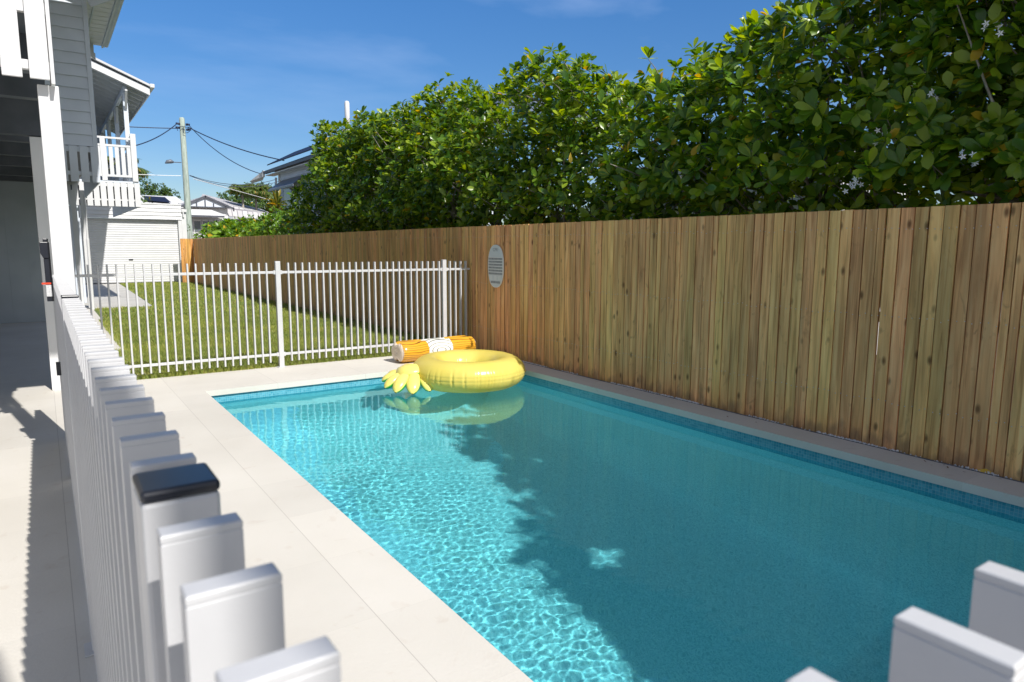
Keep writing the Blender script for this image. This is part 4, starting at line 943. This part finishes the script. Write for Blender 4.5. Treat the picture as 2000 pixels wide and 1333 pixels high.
log_part('log_middle', [(-.175,.965),(-.165,.93)]+cst(-.14,.13,8,lambda s: .95+.02*math.sin(math.pi*s))+[(.155,.93),(.165,.965)], LOGW)

# ------------------------------------------------------------------ resuscitation sign on the fence
sg = thing('oval_sign', 'oval pale grey CPR instruction sign fixed to the paling fence', 'sign', (4.785, 7.335, 1.155))
def oval(w, h, n=48, e_=2.35):
    return [(math.copysign(abs(math.cos(t))**(2/e_), math.cos(t))*w, math.copysign(abs(math.sin(t))**(2/e_), math.sin(t))*h) for t in np.linspace(0, 2*math.pi, n, endpoint=False)]
SGREY = noisy('sign_face', (.60,.66,.67), (.65,.70,.71), .4, 3); SRIM = noisy('sign_rim', (.82,.83,.80), (.86,.86,.84), .4, 3); SBAR = noisy('sign_bar', (.24,.26,.27), (.36,.38,.38), .5, 45)
b = MB(); b.prismx([(7.335+a_, 1.155+c2) for a_, c2 in oval(.178,.272)], 4.778, 4.790); plate = b.build('sign_plate', SRIM, sg)
b = MB(); b.prismx([(7.335+a_, 1.155+c2) for a_, c2 in oval(.170,.264)], 4.7755, 4.7778); b.build('sign_face', SGREY, sg)
b = MB(); zz = 1.262
for k in range(6): b.box(4.7735,4.7754,7.335-.158,7.335+.158,zz-.026,zz); zz -= .0375
b.box(4.7735,4.7754,7.335-.108,7.335+.108,.937,.966); b.build('text_bars', SBAR, sg)
b = MB()
for k in range(6): b.box(4.7733,4.7754,7.335-.164,7.335+.164,1.262+.003-.0375*k,1.262+.0085-.0375*k)
for k in range(5):
    for j in range(3): b.box(4.7733,4.7754,7.335-.13+.1*j,7.335-.07+.1*j,.984+.011*k,.988+.011*k)
b.build('rule_lines', SRIM, sg)
def text(body, size, y, z, mat, name):
    c = bpy.data.curves.new('tmp', 'FONT'); c.body = body; c.size = size; c.align_x = 'CENTER'; c.extrude = .0006; c.materials.append(mat)
    o0 = bpy.data.objects.new('tmp', c); COL.objects.link(o0); bpy.context.view_layer.update()
    m0 = bpy.data.meshes.new_from_object(o0.evaluated_get(bpy.context.evaluated_depsgraph_get())); bpy.data.objects.remove(o0); m0.name = name
    o_ = bpy.data.objects.new(name, m0); COL.objects.link(o_); L = parent_world(sg); o_.parent = sg
    o_.location = (4.7742-L.x, y-L.y, z-L.z); o_.rotation_euler = (R(90), 0, R(-90)); return o_
SDARK = noisy('sign_ink', (.30,.33,.35), (.36,.39,.40), .5, 5)
text('CPR', .062, 7.335, 1.345, SDARK, 'lettering')

# ------------------------------------------------------------------ fallen leaves on the right-hand coping
FL = leaf_mat('dry_leaf', (.08,.035,.015), (.16,.07,.025), (.28,.12,.04), yfrac=.97, trans=.1)
lab = ['dry brown leaf on the coping near the middle of the pool side','small brown leaf on the coping below the stained palings','curled brown leaf on the right hand coping','one of the cluster of dry leaves at the right end of the coping']
for i, (x, y, k) in enumerate([(4.63,4.75,0),(4.60,3.52,1),(4.66,3.3,2),(4.70,2.02,3),(4.66,1.98,3),(4.68,1.88,3),(4.69,1.78,3),(4.74,1.92,3),(4.72,1.62,3)]):
    o_ = leaves('fallen_leaf', np.array([(x,y,.006)]), np.array([(rng.uniform(-1,1),rng.uniform(-1,1),.05)]), np.array([(0,0,1.)]), np.array([.022]), FL, None, curl=-.3)
    tag(o_, lab[k], 'leaf', 'dry leaves on the right hand coping')
o_ = leaves('fallen_leaf', np.array([(4.79,1.76,.01)]), np.array([(0,-1,.0)]), np.array([(-.8,0,.6)]), np.array([.10]), YEL, None); tag(o_, 'long yellow leaf lying in the white pebbles under the right palings', 'leaf')
